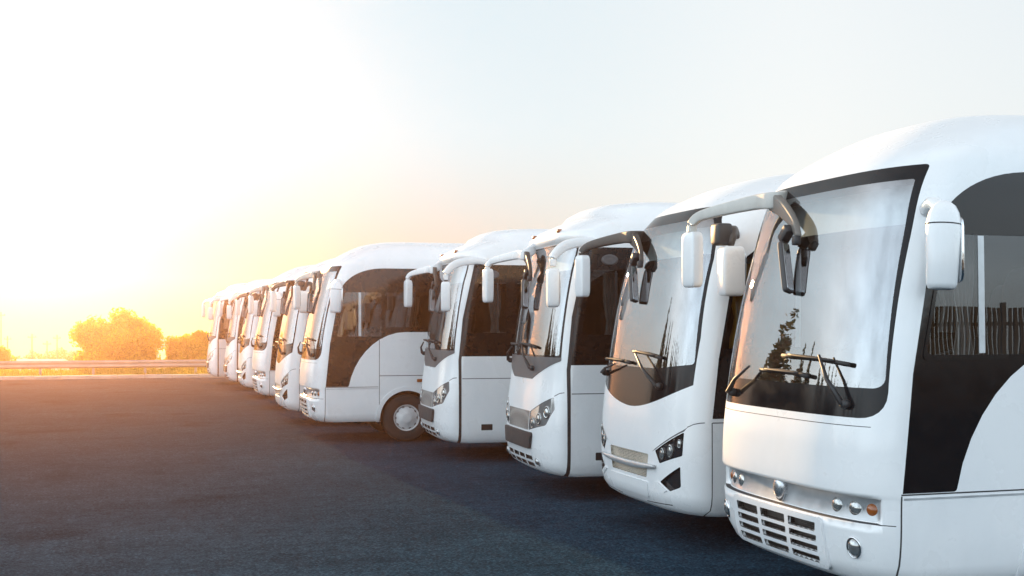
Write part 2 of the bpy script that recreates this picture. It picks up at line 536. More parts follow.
        for i in range(-1, len(self.regions)):
            rg = None if i < 0 else self.regions[i]
            sel = T[keep & (lab == i)]
            if rg is not None and rg['hole'] or len(sel) == 0:
                made.append(None); continue
            used, inv = np.unique(sel, return_inverse=True)
            F = inv.reshape(sel.shape)[:, ::-1]
            d = 0.0 if rg is None else rg['d']
            VV = P[used] + Nn[used] * d; NN = Nn[used]
            F = [tuple(f) for f in F]
            if rg is not None and abs(rg['d'] - rg['top']) > 1e-6:
                cnt = {}
                for f in F:
                    for k in range(3):
                        e = (f[k], f[(k + 1) % 3]); cnt[e] = 1
                VV = list(VV); NN = list(NN)
                base = 0.0 if rg['d'] > rg['top'] else rg['top']
                base = rg['top']
                for (p, q) in list(cnt):
                    if (q, p) in cnt: continue
                    o = len(VV)
                    P0, P1 = P[used[p]], P[used[q]]
                    N0, N1 = Nn[used[p]], Nn[used[q]]
                    quad = [P0 + N0 * rg['d'], P0 + N0 * base, P1 + N1 * base, P1 + N1 * rg['d']]
                    nn = np.cross(quad[2] - quad[0], quad[3] - quad[1]); nn = nn / (np.linalg.norm(nn) + 1e-9)
                    VV += quad; NN += [nn] * 4
                    F.append((o, o + 1, o + 2, o + 3))
            par = root
            if rg is not None and rg['parent'] is not None: par = rg['parent']
            if rg is None:
                # rear wall closes the shell
                VV = list(VV); NN = list(NN)
                o = len(VV)
                for v in vg:
                    for sd in (-1, 1):
                        VV.append(self.S(sd * self.smax, v)); NN.append((1, 0, 0))
                for j in range(len(vg) - 1):
                    F.append((o + 2 * j, o + 2 * j + 1, o + 2 * j + 3, o + 2 * j + 2))
            obj = mk('body' if rg is None else rg['name'], VV, F, body_mat if rg is None else rg['mat'], par, NN)
            made.append(obj)
        # underside
        ring = self.S(np.array(sg), np.full(len(sg), self.vk[0]))
        mk('underbody', ring, [tuple(range(len(sg)))[::-1]], floor_mat, made[0], smooth=False)
        return made

# ------------------------------------------------------------------ shared bus pieces
def lamp(root, name, sh, y, z, r, mat_ring, mat_lens, off=0.0, sy=1.0):
    p, n = sh.at(y, z, off)
    bowl = lathe([(r * 1.12, -0.03), (r * 1.15, 0.004), (r * 1.08, 0.012), (r, 0.008), (r * 0.97, 0.0)], p, n, 24, (1, sy))
    o = mk(name, *bowl, mat_ring, root)
    lens = lathe([(r * 0.96, 0.001), (r * 0.9, 0.008), (r * 0.7, 0.018), (r * 0.4, 0.026), (r * 0.1, 0.029)], p, n, 24, (1, sy))
    mk('lens', *lens, mat_lens, o)
    return o

def wheel(root, x, y, side, r=0.415, wid=0.26):
    """side -1: outer face towards -y"""
    ax = (0, side, 0)
    rim = lathe([(0.20, -wid * 0.5), (0.205, -0.005), (0.228, 0.004), (0.224, 0.012), (0.208, -0.01), (0.200, -0.022), (0.18, -0.012), (0.160, 0.002), (0.12, 0.008), (0.10, 0.03), (0.07, 0.038), (0.02, 0.04)], (x, y, r), ax, 40)
    o = mk('wheel', *rim, M['hub'], root)
    prof = [(0.21, -wid), (r * 0.82, -wid - 0.01), (r * 0.95, -wid), (r * 0.99, -wid * 0.92), (r, -wid * 0.8), (r, -wid * 0.2), (r * 0.99, -wid * 0.08), (r * 0.95, 0.0), (r * 0.88, 0.012), (r * 0.68, 0.014), (0.228, 0.004), (0.21, -0.02)]
    mk('tyre', *lathe(prof, (x, y, r), ax, 48), M['tyre'], o)
    for k in range(10):       # vent slots around the hub cap
        t = 2 * math.pi * k / 10
        c = Vector((x + 0.185 * math.cos(t), y + side * (-0.010), r + 0.185 * math.sin(t)))
        mk('hub_vent', *sbox(c, (0.022, 0.012, 0.007), 0.6, 8, 6, Matrix.Rotation(-t - math.pi / 2, 3, 'Y')), M['rubber'], o)
    return o

def wiper(root, sh, piv, elbow, b0, b1, off=0.05):
    p, n = sh.at(*piv, 0.0)
    a = []
    hub = lathe([(0.032, -0.01), (0.032, 0.03), (0.024, 0.05), (0.008, 0.055)], p, n, 14)
    q = sh.at(*piv, off)[0]; e = sh.at(*elbow, off + 0.012)[0]
    mid = tuple((piv[k] + elbow[k]) / 2 for k in (0, 1))
    mm = sh.at(*mid, off + 0.03)[0]
    arm = sweep([(*q, 0.024, 0.012), (*mm, 0.014, 0.010), (*e, 0.009, 0.007)], 8, 0.6)
    o = mk('wiper', *join(hub, arm), M['plastic'], root)
    bl = []
    nseg = 10
    for k in range(nseg + 1):
        u = k / nseg
        bp = sh.at(b0[0] + (b1[0] - b0[0]) * u, b0[1] + (b1[1] - b0[1]) * u + 0.012 * math.sin(u * math.pi), off - 0.02)[0]
        bl.append((*bp, 0.014, 0.016))
    bow = []
    for k in range(nseg + 1):
        u = 0.15 + 0.7 * k / nseg
        bp = sh.at(b0[0] + (b1[0] - b0[0]) * u, b0[1] + (b1[1] - b0[1]) * u + 0.012, off + 0.012 * math.sin(math.pi * k / nseg))[0]
        bow.append((*bp, 0.007, 0.009))
    mk('wiper_blade', *join(sweep(bl, 6, 0.8), sweep(bow, 6, 0.8)), M['rubber'], o)
    return o

def mirror_housing(parent, c, half, rot, mat, glass_dir=1, tilt=None):
    V, F = sbox(c, half, 0.30, 24, 14, rot)
    mk('mirror_housing', V, F, mat, parent)
    # mirror glass facing backwards (+x): thin rounded plate set in the rear face
    g = Vector(c) + rot @ Vector((half[0] * 0.80 * glass_dir, 0, 0))
    V, F = sbox(g, (half[0] * 0.22, half[1] * 0.86, half[2] * 0.88), 0.35, 20, 10, rot)
    mk('mirror_rim', V, F, M['plastic'], parent)
    g = g + rot @ Vector((half[0] * 0.18 * glass_dir, 0, 0))
    V, F = sbox(g, (half[0] * 0.10, half[1] * 0.78, half[2] * 0.80), 0.35, 20, 10, rot)
    mk('mirror_glass', V, F, M['mirrorglass'], parent)

def far_arm(root, mat, mat_in, elbow=(0.27, 0.37, 2.95), outer=(0.03, 1.37), inner=(0.185, -0.03, 2.62), zt=2.76, zb=2.31, hmat=None, foot=(0.55, 0.42, 3.08)):
    ox, oy = outer
    ez = elbow[2]
    path = smooth_path([(foot[0], foot[1], foot[2], 0.05, 0.05), (elbow[0], elbow[1], ez, 0.036, 0.062), (elbow[0] - 0.05, elbow[1] + 0.25, ez + 0.004, 0.030, 0.055), (ox + 0.07, oy - 0.16, ez - 0.035, 0.028, 0.042), (ox + 0.015, oy - 0.02, ez - 0.085, 0.028, 0.036), (ox, oy, zt - 0.01, 0.034, 0.030)], 40)
    a = mk('mirror_arm', *sweep(path, 20, 0.30), mat, root)
    mirror_housing(a, (ox + 0.01, oy, (zt + zb) / 2), (0.055, 0.090, (zt - zb) / 2), Matrix.Rotation(R(8), 3, 'Z'), hmat or mat)
    ex, ey = elbow[0], elbow[1]
    path = smooth_path([(ex + 0.01, ey + 0.05, ez - 0.005, 0.038, 0.070), (ex * 0.72 + inner[0] * 0.28, ey * 0.66 + inner[1] * 0.34, ez * 0.72 + inner[2] * 0.28, 0.028, 0.058), (ex * 0.3 + inner[0] * 0.7, ey * 0.22 + inner[1] * 0.78, ez * 0.34 + inner[2] * 0.66, 0.022, 0.042), (inner[0], inner[1], inner[2], 0.020, 0.028)], 24)
    b = mk('kerb_mirror_arm', *sweep(path, 16, 0.35), mat_in, root)
    c = Vector((inner[0] - 0.05, inner[1] + 0.085, inner[2] - 0.205))
    rot = Matrix.Rotation(R(-22), 3, 'X') @ Matrix.Rotation(R(6), 3, 'Y') @ Matrix.Rotation(R(-66), 3, 'Z')
    V, F = sbox(c, (0.022, 0.046, 0.195), 0.22, 20, 12, rot)
    mk('kerb_mirror', V, F, M['plastic'], b)
    g = c + rot @ Vector((0.017, 0, 0))
    V, F = sbox(g, (0.007, 0.038, 0.182), 0.22, 20, 12, rot)
    mk('mirror_glass', V, F, M['mirrorglass'], b)
    mk('swivel_joint', *sbox((inner[0] - 0.01, inner[1] + 0.012, inner[2] - 0.02), (0.025, 0.03, 0.035), 0.4, 12, 8), M['plastic'], b)
    k = sbox((inner[0] - 0.01, inner[1] + 0.15, inner[2] + 0.035), (0.035, 0.035, 0.065), 0.2, 16, 8, Matrix.Rotation(R(50), 3, 'X'))
    mk('camera', *k, M['plastic'], b)
    return a

def seat_mesh(x, y, z, wd=0.42, hb=0.82):
    rot = Matrix.Rotation(R(9), 3, 'Y')
    a = sbox((x, y, z + 0.43), (0.22, wd / 2, 0.08), 0.4, 12, 6)
    b = sbox((x + 0.24, y, z + 0.45 + hb / 2), (0.065, wd / 2, hb / 2), 0.4, 12, 8, rot)
    c = sbox((x + 0.05, y, z + 0.2), (0.14, 0.12, 0.2), 0.4, 8, 6)
    return join(a, b, c)

def interior(root, floor_z, length, windows_to, wsx=0.5, curtain='curtain'):
    mk('cabin_floor', *boxm(0.55, length - 0.15, -1.02, 1.02, floor_z - 0.04, floor_z), M['plastic'], root, smooth=False)
    dash = sbox((0.60, 0, 1.36), (0.24, 0.98, 0.21), 0.35, 20, 10)
    mk('dashboard', *join(dash, sbox((0.70, -0.55, 1.58), (0.12, 0.30, 0.08), 0.4, 14, 8)), M['plastic'], root)
    st = []
    for k in range(28):
        t = 2 * math.pi * k / 28
        st.append(Vector((0.95, -0.55, 1.72)) + Matrix.Rotation(R(-32), 3, 'Y') @ Vector((0.22 * math.cos(t), 0.22 * math.sin(t), 0)))
    st.append(st[0])
    ring = tube(st, 0.016, 6)
    mk('steering_wheel', *join(ring, tube([(0.95, -0.55, 1.72), (0.78, -0.55, 1.48)], 0.03), tube([st[0], st[14]], 0.014)), M['plastic'], root)
    mk('driver_seat', *seat_mesh(1.42, -0.55, floor_z + 0.12, 0.5, 0.85), M['seat'], root)
    x = 2.35
    while x < length - 0.7:
        for sd in (-1, 1):
            V, F = join(seat_mesh(x, sd * 0.78, floor_z + 0.08), seat_mesh(x, sd * 0.34, floor_z + 0.08))
            mk('passenger_seat', V, F, M['seat'], root)
        x += 0.86
    # gathered curtains by the pillars
    def curtain_mesh(x0, y0, dx, dy, z0, z1, waves):
        V = []; F = []; n = 40; mz = 8
        for j in range(mz + 1):
            zz = z0 + (z1 - z0) * j / mz
            pin = 1 - 0.45 * math.exp(-((j / mz - 0.35) / 0.16) ** 2)
            for i in range(n + 1):
                u = (i / n - 0.5) * pin + 0.5
                wv = 0.022 * math.sin(waves * 2 * math.pi * i / n)
                V.append((x0 + dx * u + wv * (1 if abs(dy) > abs(dx) else 0.2), y0 + dy * u + wv * (1 if abs(dx) > abs(dy) else 0.2), zz))
        for j in range(mz):
            for i in range(n):
                F.append((j * (n + 1) + i, j * (n + 1) + i + 1, (j + 1) * (n + 1) + i + 1, (j + 1) * (n + 1) + i))
        return V, F
    mk('curtain', *curtain_mesh(0.78, -0.93, 0.20, 0.06, 1.72, 2.62, 5), M['curtain'], root)
    if curtain == 'backlitcurtain':
        mk('curtain', *curtain_mesh(0.56, -0.99, 0.22, -0.03, 1.80, 2.56, 4), M[curtain], root)
    mk('curtain', *curtain_mesh(2.05, 0.95, 0.26, 0.0, 1.95, 2.55, 5), M[curtain], root)
    mk('curtain', *curtain_mesh(3.3, 0.95, 0.26, 0.0, 1.95, 2.55, 5), M[curtain], root)
    # lining over the windscreen
    V = []; F = []
    for i in range(13):
        y = -0.86 + 1.72 * i / 12
        bow = 0.10 * (abs(y) / 0.9) ** 3
        V += [(wsx + 0.16 + bow, y, 2.66), (wsx + 0.24 + bow, y, 2.92)]
    for i in range(12):
        F.append((2 * i, 2 * i + 2, 2 * i + 3, 2 * i + 1))
    mk('sun_visor', V, F, M['visor'], root)

def arch(sh, xc, r, lip, rr_lip=0.07, zc=0.415):
    for sd in (-1, 1):
        c1 = [(xc + (r + rr_lip) * math.cos(t), zc + (r + rr_lip) * math.sin(t)) for t in np.linspace(0, 2 * math.pi, 72, endpoint=False)]
        c2 = [(xc + r * math.cos(t), zc + r * math.sin(t)) for t in np.linspace(0, 2 * math.pi, 72, endpoint=False)]
        sh.region('wheel_arch', [[sh.sx(p[0], p[1], sd) for p in c1]], lip, d=0.014)
        sh.region('hole', [[sh.sx(p[0], p[1], sd) for p in c2]], None, hole=True)

def well(root, xc, r, y_out, side, zc=0.415):
    V = []; F = []
    n = 24
    for k in range(n + 1):
        t = -0.25 + (math.pi + 0.5) * k / n
        for yy in (y_out, y_out - side * 0.55):
            V.append((xc + r * 1.02 * math.cos(t), yy, zc + r * 1.02 * math.sin(t)))
    for k in range(n):
        F.append((2 * k, 2 * k + 1, 2 * k + 3, 2 * k + 2))
    c = len(V); V.append((xc, y_out - side * 0.55, zc))
    for k in range(n):
        F.append((c, 2 * k + 1, 2 * k + 3))
    mk('wheel_well', V, F, M['rubber'], root)

def vline(sh, x, z0, z1, sd, w=0.010):
    return sh.side([(x, z0), (x + w, z0), (x + w, z1), (x, z1)], sd)
def hline(sh, z, x0, x1, sd, w=0.010):
    return sh.side([(x0, z), (x1, z), (x1, z + w), (x0, z + w)], sd)

# ------------------------------------------------------------------ type A: round lamps, louvred white grille
def make_round_lamp_bus():
    Ln = 7.4
    rows = [(0.34, 0.36, 0.15, 1.04, 0.32), (0.40, 0.40, 0.09, 1.08, 0.31), (0.50, 0.50, 0.045, 1.11, 0.30), (0.70, 0.70, 0.015, 1.12, 0.30),
            (0.757, 0.757, 0.010, 1.12, 0.30), (0.768, 0.768, 0.010, 1.12, 0.30), (0.915, 0.915, 0.006, 1.12, 0.30), (0.93, 0.93, 0.003, 1.12, 0.30), (0.96, 0.955, -0.008, 1.12, 0.30),
            (1.20, 1.20, 0.0, 1.12, 0.30), (1.43, 1.43, 0.025, 1.12, 0.30), (1.65, 1.65, 0.052, 1.118, 0.30), (2.1, 2.1, 0.130, 1.11, 0.31), (2.55, 2.55, 0.235, 1.10, 0.34),
            (3.03, 3.03, 0.385, 1.075, 0.38), (3.1, 3.11, 0.45, 1.05, 0.41), (3.22, 3.23, 0.61, 0.96, 0.48), (3.36, 3.335, 0.80, 0.86, 0.58), (3.5, 3.42, 1.0, 0.72, 0.64),
            (3.65, 3.475, 1.25, 0.50, 0.60), (3.8, 3.505, 1.5, 0.25, 0.40), (3.9, 3.51, 1.7, 0.0, 0.15)]
    sh = Shell(rows, 3.4, Ln)
    sh.dent = pchip([0.30, 0.757, 0.768, 0.915, 0.930, 4.0], [0, 0, 0.055, 0.072, 0, 0])
    root = empty('midibus')
    f = sh.front
    sh.region('lamp_panel', [f([(-1.01, 0.772, 0.06), (1.01, 0.772, 0.06), (1.01, 0.914, 0.05), (-1.01, 0.914, 0.05)])], M['silver'])
    sh.region('grille_surround', [f([(-0.62, 0.42, 0.05), (0.62, 0.42, 0.05), (0.60, 0.752, 0.05), (-0.60, 0.752, 0.05)])], M['paint'], d=0.022)
    slots = []
    for r_, (za, zb) in enumerate([(0.655, 0.715), (0.588, 0.630), (0.520, 0.562), (0.450, 0.494)]):
        k = 0.53
        for a, b in ((-1.0, -0.40), (-0.31, 0.31), (0.40, 1.0)):
            slots.append(f([(a * k, za, 0.008), (b * k, za, 0.008), (b * k * 1.02, zb, 0.008), (a * k * 1.02, zb, 0.008)]))
    sh.region('grille', slots, M['mesh'], d=-0.03, top=0.022)
    # dark joint round the bumper
    sh.region('panel_gap', [f([(-0.98, 1.366), (0.98, 1.366), (0.98, 1.371), (-0.98, 1.371)])], M['seam'])
    sh.region('panel_gap', [f([(-1.10, 0.7605), (1.10, 0.7605), (1.10, 0.7665), (-1.10, 0.7665)])], M['seam'])
    # windscreen
    sh.region('windscreen_surround', [f([(-1.06, 1.42, 0.16), (1.06, 1.42, 0.16), (0.985, 3.03, 0.03), (-0.985, 3.03, 0.03)])], M['frit'])
    sh.region('windscreen', [f([(-1.035, 1.61, 0.07), (1.035, 1.61, 0.07), (0.945, 2.935, 0.02), (-0.945, 2.935, 0.02)])], M['windscreen'])
    wins = [(0.46, 1.225, 1.82), (1.29, 2.32, 1.98), (2.38, 3.62, 1.98), (3.68, 4.92, 1.98), (4.98, 6.82, 1.98)]
    for sd in (-1, 1):
        poly = [(0.270, 0.965), (0.66, 0.965, 0.03)]
        for t in np.linspace(0.12, 1, 9):      # the white sweep behind the door
            poly.append((0.66 + 0.98 * (0.72 * (1 - math.cos(t * math.pi / 2)) + 0.28 * t), 0.965 + 0.93 * math.sin(t * math.pi / 2)))
        poly += [(7.2, 1.90, 0.1), (7.2, 2.99, 0.1)] + [(1.30 - 0.815 * math.sin(u) ** 0.9, 2.44 + 0.55 * math.cos(u)) for u in np.linspace(0, math.pi / 2, 18)] + [(0.345, 1.7)]
        sh.region('side_panel', [sh.side(poly, sd)], M['blackside'])
        sh.region('window_frame', [sh.side([(0.41, 1.785, 0.04), (1.25, 1.785, 0.02), (1.25, 2.605, 0.02), (0.58, 2.605, 0.05)], sd)], M['blackside'], d=0.006)
        for x0, x1, z0 in wins:
            first = x0 < 1
            sh.region('side_window', [sh.side([(x0 - (0.02 if first else 0), z0, 0.04), (x1, z0, 0.04), (x1, 2.575, 0.04), (x0 + (0.14 if first else 0), 2.575, 0.05)], sd)], M['glass'])
        mid = 0.83
        sh.region('window_bar', [sh.side([(mid, 1.83), (mid + 0.045, 1.83), (mid + 0.045, 2.57), (mid, 2.57)], sd)], M['silver'], d=0.004)
        sh.region('panel_gap', [hline(sh, 0.952, 0.262, 1.17, sd), vline(sh, 0.260, 0.33, 0.95, sd), vline(sh, 1.182, 0.33, 1.76, sd), hline(sh, 1.14, 1.192, 7.3, sd, 0.012)], M['seam'])
        sh.region('skirt_strip', [hline(sh, 0.925, 0.28, 1.17, sd, 0.012)], M['silver'], d=0.004)
        sh.region('side_marker', [sh.side([(1.84, 1.03, 0.015), (1.98, 1.03, 0.015), (1.98, 1.085, 0.015), (1.84, 1.085, 0.015)], sd)], M['amber'], d=0.012)
    for xc in (1.67, 5.50):
        arch(sh, xc, 0.47, M['paint'])
    made = sh.build(root, M['paint'], M['rubber'])
    for sd in (-1, 1):
        lamp(root, 'headlight', sh, sd * 0.65, 0.842, 0.063, M['plastic'], M['bulb'], -0.012)
        lamp(root, 'headlight', sh, sd * 0.81, 0.842, 0.063, M['plastic'], M['bulb'], -0.012)
        lamp(root, 'indicator', sh, sd * 0.935, 0.845, 0.050, M['greyplastic'], M['amber'], -0.012)
        lamp(root, 'fog_light', sh, sd * 0.86, 0.60, 0.050, M['chrome'], M['bulb'], 0.0, 1.25)
        for xc in (1.67, 5.50):
            wheel(root, xc, sd * 1.07, sd)
            well(root, xc, 0.47, sd * 1.105, sd)
    p, n = sh.at(0, 0.875, 0.012)
    mk('emblem', *lathe([(0.066, -0.10), (0.068, 0.012), (0.060, 0.026), (0.045, 0.040), (0.025, 0.048), (0.006, 0.050)], p, n, 28, (1, 1.45)), M['satin'], root)
    wiper(root, sh, (-0.80, 1.50), (-0.55, 1.80), (-0.06, 1.79), (-0.80, 1.75))
    wiper(root, sh, (0.68, 1.50), (0.34, 1.70), (0.22, 1.68), (-0.42, 1.66))
    # driver-side mirror: white capsule on a short bracket
    br = mk('mirror_arm', *sweep(smooth_path([(0.50, -1.05, 2.73, 0.05, 0.045), (0.46, -1.16, 2.76, 0.045, 0.04), (0.43, -1.26, 2.72, 0.04, 0.035)], 12), 12, 0.7), M['paint'], root)
    prof = [(0.06, -0.27), (0.080, -0.262), (0.090, -0.235), (0.098, -0.05), (0.104, 0.08), (0.101, 0.14), (0.090, 0.195), (0.068, 0.238), (0.035, 0.264), (0.008, 0.272)]
    mk('mirror_housing', *lathe(prof, (0.425, -1.30, 2.49), (0.06, 0.03, 1), 28, (0.9, 1.05)), M['paint'], br)
    mk('mirror_ring', *lathe([(0.1025, -0.004), (0.106, 0.0), (0.1025, 0.004)], (0.432, -1.296, 2.615), (0.06, 0.03, 1), 28, (0.9, 1.05)), M['seam'], br)
    mk('mirror_glass', *sbox((0.515, -1.30, 2.46), (0.012, 0.075, 0.20), 0.35, 16, 8), M['mirrorglass'], br)
    far_arm(root, M['armgrey'], M['armdark'], hmat=M['paint'], elbow=(0.27, 0.43, 2.93), foot=(0.52, 0.66, 2.99))
    interior(root, 1.0, Ln, 2, 0.30)
    return root

# ------------------------------------------------------------------ type B: smooth nose, triangular smoked lamps
def make_smooth_nose_bus():
    Ln = 8.2
    rows = [(0.30, 0.31, 0.15, 1.06, 0.33), (0.36, 0.36, 0.07, 1.12, 0.33), (0.50, 0.50, 0.01, 1.15, 0.33), (0.80, 0.80, 0.0, 1.15, 0.33), (1.10, 1.10, 0.015, 1.15, 0.33), (1.50, 1.50, 0.055, 1.15, 0.33),
            (2.0, 2.0, 0.125, 1.14, 0.33), (2.5, 2.5, 0.23, 1.115, 0.34), (2.8, 2.8, 0.325, 1.085, 0.36), (2.95, 2.94, 0.390, 1.06, 0.40), (3.08, 3.06, 0.475, 1.02, 0.46), (3.2, 3.175, 0.60, 0.97, 0.52),
            (3.35, 3.30, 0.84, 0.88, 0.62), (3.5, 3.41, 1.15, 0.74, 0.7), (3.65, 3.485, 1.55, 0.52, 0.65), (3.8, 3.53, 2.0, 0.26, 0.4), (3.9, 3.54, 2.4, 0.0, 0.15)]
    sh = Shell(rows, 3.7, Ln)
    root = empty('coach')
    f = sh.front
    bot = [(y, 1.235 + 0.23 * (abs(y) / 1.0) ** 1.8) for y in np.linspace(-1.03, 1.03, 21)]
    sh.region('windscreen_surround', [f(bot + [(1.04, 1.9), (1.0, 2.6), (0.94, 2.9), (0.80, 3.10, 0.2), (-0.80, 3.10, 0.2), (-0.94, 2.9), (-1.0, 2.6), (-1.04, 1.9)])], M['frit'])
    sh.region('windscreen', [f([(-1.02, 1.66, 0.04), (-0.5, 1.61), (0.5, 1.61), (1.02, 1.66, 0.04), (0.97, 2.6), (0.91, 2.86), (0.80, 2.985, 0.08), (-0.80, 2.985, 0.08), (-0.91, 2.86), (-0.97, 2.6)])], M['windscreen'])
    for sd in (-1, 1):
        sh.region('headlight', [f([(sd * 0.60, 0.865, 0.01), (sd * 0.985, 1.06, 0.01), (sd * 0.98, 0.85, 0.02), (sd * 0.68, 0.755, 0.02)][::sd])], M['darklens'], d=-0.012, top=0.0)
        sh.region('headlight_brow', [f([(sd * 0.54, 0.850), (sd * 0.60, 0.873), (sd * 0.985, 1.068), (sd * 1.01, 1.10), (sd * 1.015, 1.108), (sd * 0.975, 1.078), (sd * 0.59, 0.879)][::sd])], M['greyplastic'])
        sh.region('fog_light_housing', [f([(sd * 0.68, 0.59, 0.01), (sd * 0.96, 0.755, 0.01), (sd * 0.96, 0.57, 0.03), (sd * 0.83, 0.52, 0.03)][::sd])], M['darklens'], d=-0.035, top=0.0)
        sh.region('fog_blade', [f([(sd * 0.58, 0.575, 0.005), (sd * 0.66, 0.588, 0.005), (sd * 0.79, 0.522, 0.005), (sd * 0.74, 0.50, 0.005)][::sd])], M['paint'], d=0.01)
    sh.region('grille', [f([(-0.42, 0.60, 0.02), (0.42, 0.60, 0.02), (0.47, 0.82, 0.02), (-0.47, 0.82, 0.02)])], M['palemesh'], d=-0.02, top=0.0)
    sh.region('number_plate_panel', [f([(-0.42, 0.42, 0.02), (0.42, 0.42, 0.02), (0.46, 0.565, 0.02), (-0.46, 0.565, 0.02)])], M['paint'], d=0.010)
    sh.region('lower_lip', [f([(-0.80, 0.385), (-0.30, 0.36), (-0.30, 0.368), (-0.80, 0.395)]), f([(0.30, 0.36), (0.80, 0.385), (0.80, 0.395), (0.30, 0.368)])], M['seam'])
    for sd in (-1, 1):
        poly = [(0.32, 1.185), (0.55, 1.185, 0.03)]
        for t in np.linspace(0.15, 1, 7):
            poly.append((0.55 + 0.9 * t, 1.185 + 0.45 * math.sin(t * math.pi / 2)))
        poly += [(8.0, 1.64, 0.1), (8.0, 2.86, 0.1), (1.3, 2.86), (1.05, 2.83), (0.86, 2.74), (0.68, 2.62), (0.52, 2.4), (0.38, 1.7)]
        sh.region('side_panel', [sh.side(poly, sd)], M['blackside'])
        for x0, x1, z0 in [(0.45, 1.35, 1.80), (1.42, 2.7, 1.75), (2.76, 4.1, 1.75), (4.16, 5.5, 1.75), (5.56, 7.7, 1.75)]:
            fs = x0 < 1
            sh.region('side_window', [sh.side([(x0 - (0.04 if fs else 0), z0, 0.04), (x1, z0, 0.04), (x1, 2.60, 0.04), (x0 + (0.17 if fs else 0), 2.60, 0.06)], sd)], M['glass'])
        sh.region('panel_gap', [hline(sh, 1.145, 0.32, 7.9, sd, 0.009), vline(sh, 0.312, 0.31, 1.15, sd, 0.009), vline(sh, 1.38, 0.31, 1.14, sd, 0.008)], M['seam'])
    # shut line running from the lamps up to the side
        sh.region('panel_gap', [[sh.fy(sd * y, z) for y, z in [(1.01, 1.102), (1.06, 1.130), (1.10, 1.143), (1.125, 1.147), (1.125, 1.155), (1.10, 1.151), (1.06, 1.138), (1.01, 1.110)]]], M['seam'])
    for xc in (1.85, 6.0):
        arch(sh, xc, 0.47, M['paint'], 0.05)
    made = sh.build(root, M['paint'], M['rubber'])
    names = {}
    heads = [o for o in made if o is not None and o.name.startswith('headlight') and 'brow' not in o.name]
    for sd, ho in zip((-1, 1), heads):
        for y, z, r_ in ((0.71, 0.845, 0.042), (0.83, 0.88, 0.046), (0.94, 0.955, 0.030)):
            p, n = sh.at(sd * y, z, -0.006)
            mk('projector', *lathe([(r_, -0.01), (r_, 0.004), (r_ * 0.92, 0.010), (r_ * 0.8, 0.006), (r_ * 0.5, 0.012), (r_ * 0.1, 0.014)], p, n, 20, (0.8, 1.35)), M['bulb'], ho)
        for xc in (1.85, 6.0):
            wheel(root, xc, sd * 1.10, sd)
            well(root, xc, 0.47, sd * 1.14, sd)
    V, F = sweep([(*sh.at(y, 0.70 + 0.02 * (y / 0.6) ** 2, 0.025)[0], 0.018, 0.030 * (1 - 0.5 * (abs(y) / 0.62) ** 3)) for y in np.linspace(-0.62, 0.62, 31)], 12, 0.7)
    mk('chrome_bar', V, F, M['silver'], root)
    wiper(root, sh, (-0.62, 1.45), (-0.12, 1.73), (0.0, 1.75), (-0.62, 1.70))
    wiper(root, sh, (0.82, 1.52), (0.35, 1.62), (0.80, 1.66), (0.05, 1.64))
    far_arm(root, M['brownarm'], M['brownarm'], hmat=M['paint'], outer=(0.05, 1.42), elbow=(0.30, 0.56, 2.90), inner=(0.19, 0.12, 2.62), foot=(0.52, 0.80, 2.93))
    br = mk('mirror_arm', *sweep(smooth_path([(0.60, -1.04, 2.80, 0.04, 0.035), (0.50, -1.18, 2.84, 0.045, 0.04), (0.41, -1.33, 2.80, 0.05, 0.045), (0.38, -1.37, 2.70, 0.03, 0.03)], 18), 12, 0.6), M['brownarm'], root)
    mk('camera', *sbox((0.33, -1.30, 2.79), (0.07, 0.085, 0.095), 0.3, 16, 10), M['plastic'], br)
    mirror_housing(br, (0.38, -1.38, 2.47), (0.10, 0.105, 0.215), Matrix.Rotation(R(-8), 3, 'Z'), M['paint'])
    mk('side_vent', *sbox((0.95, -1.075, 2.72), (0.09, 0.012, 0.05), 0.6, 20, 8), M['greyplastic'], root)
    interior(root, 0.95, Ln, 2, 0.30, 'backlitcurtain')
    return root

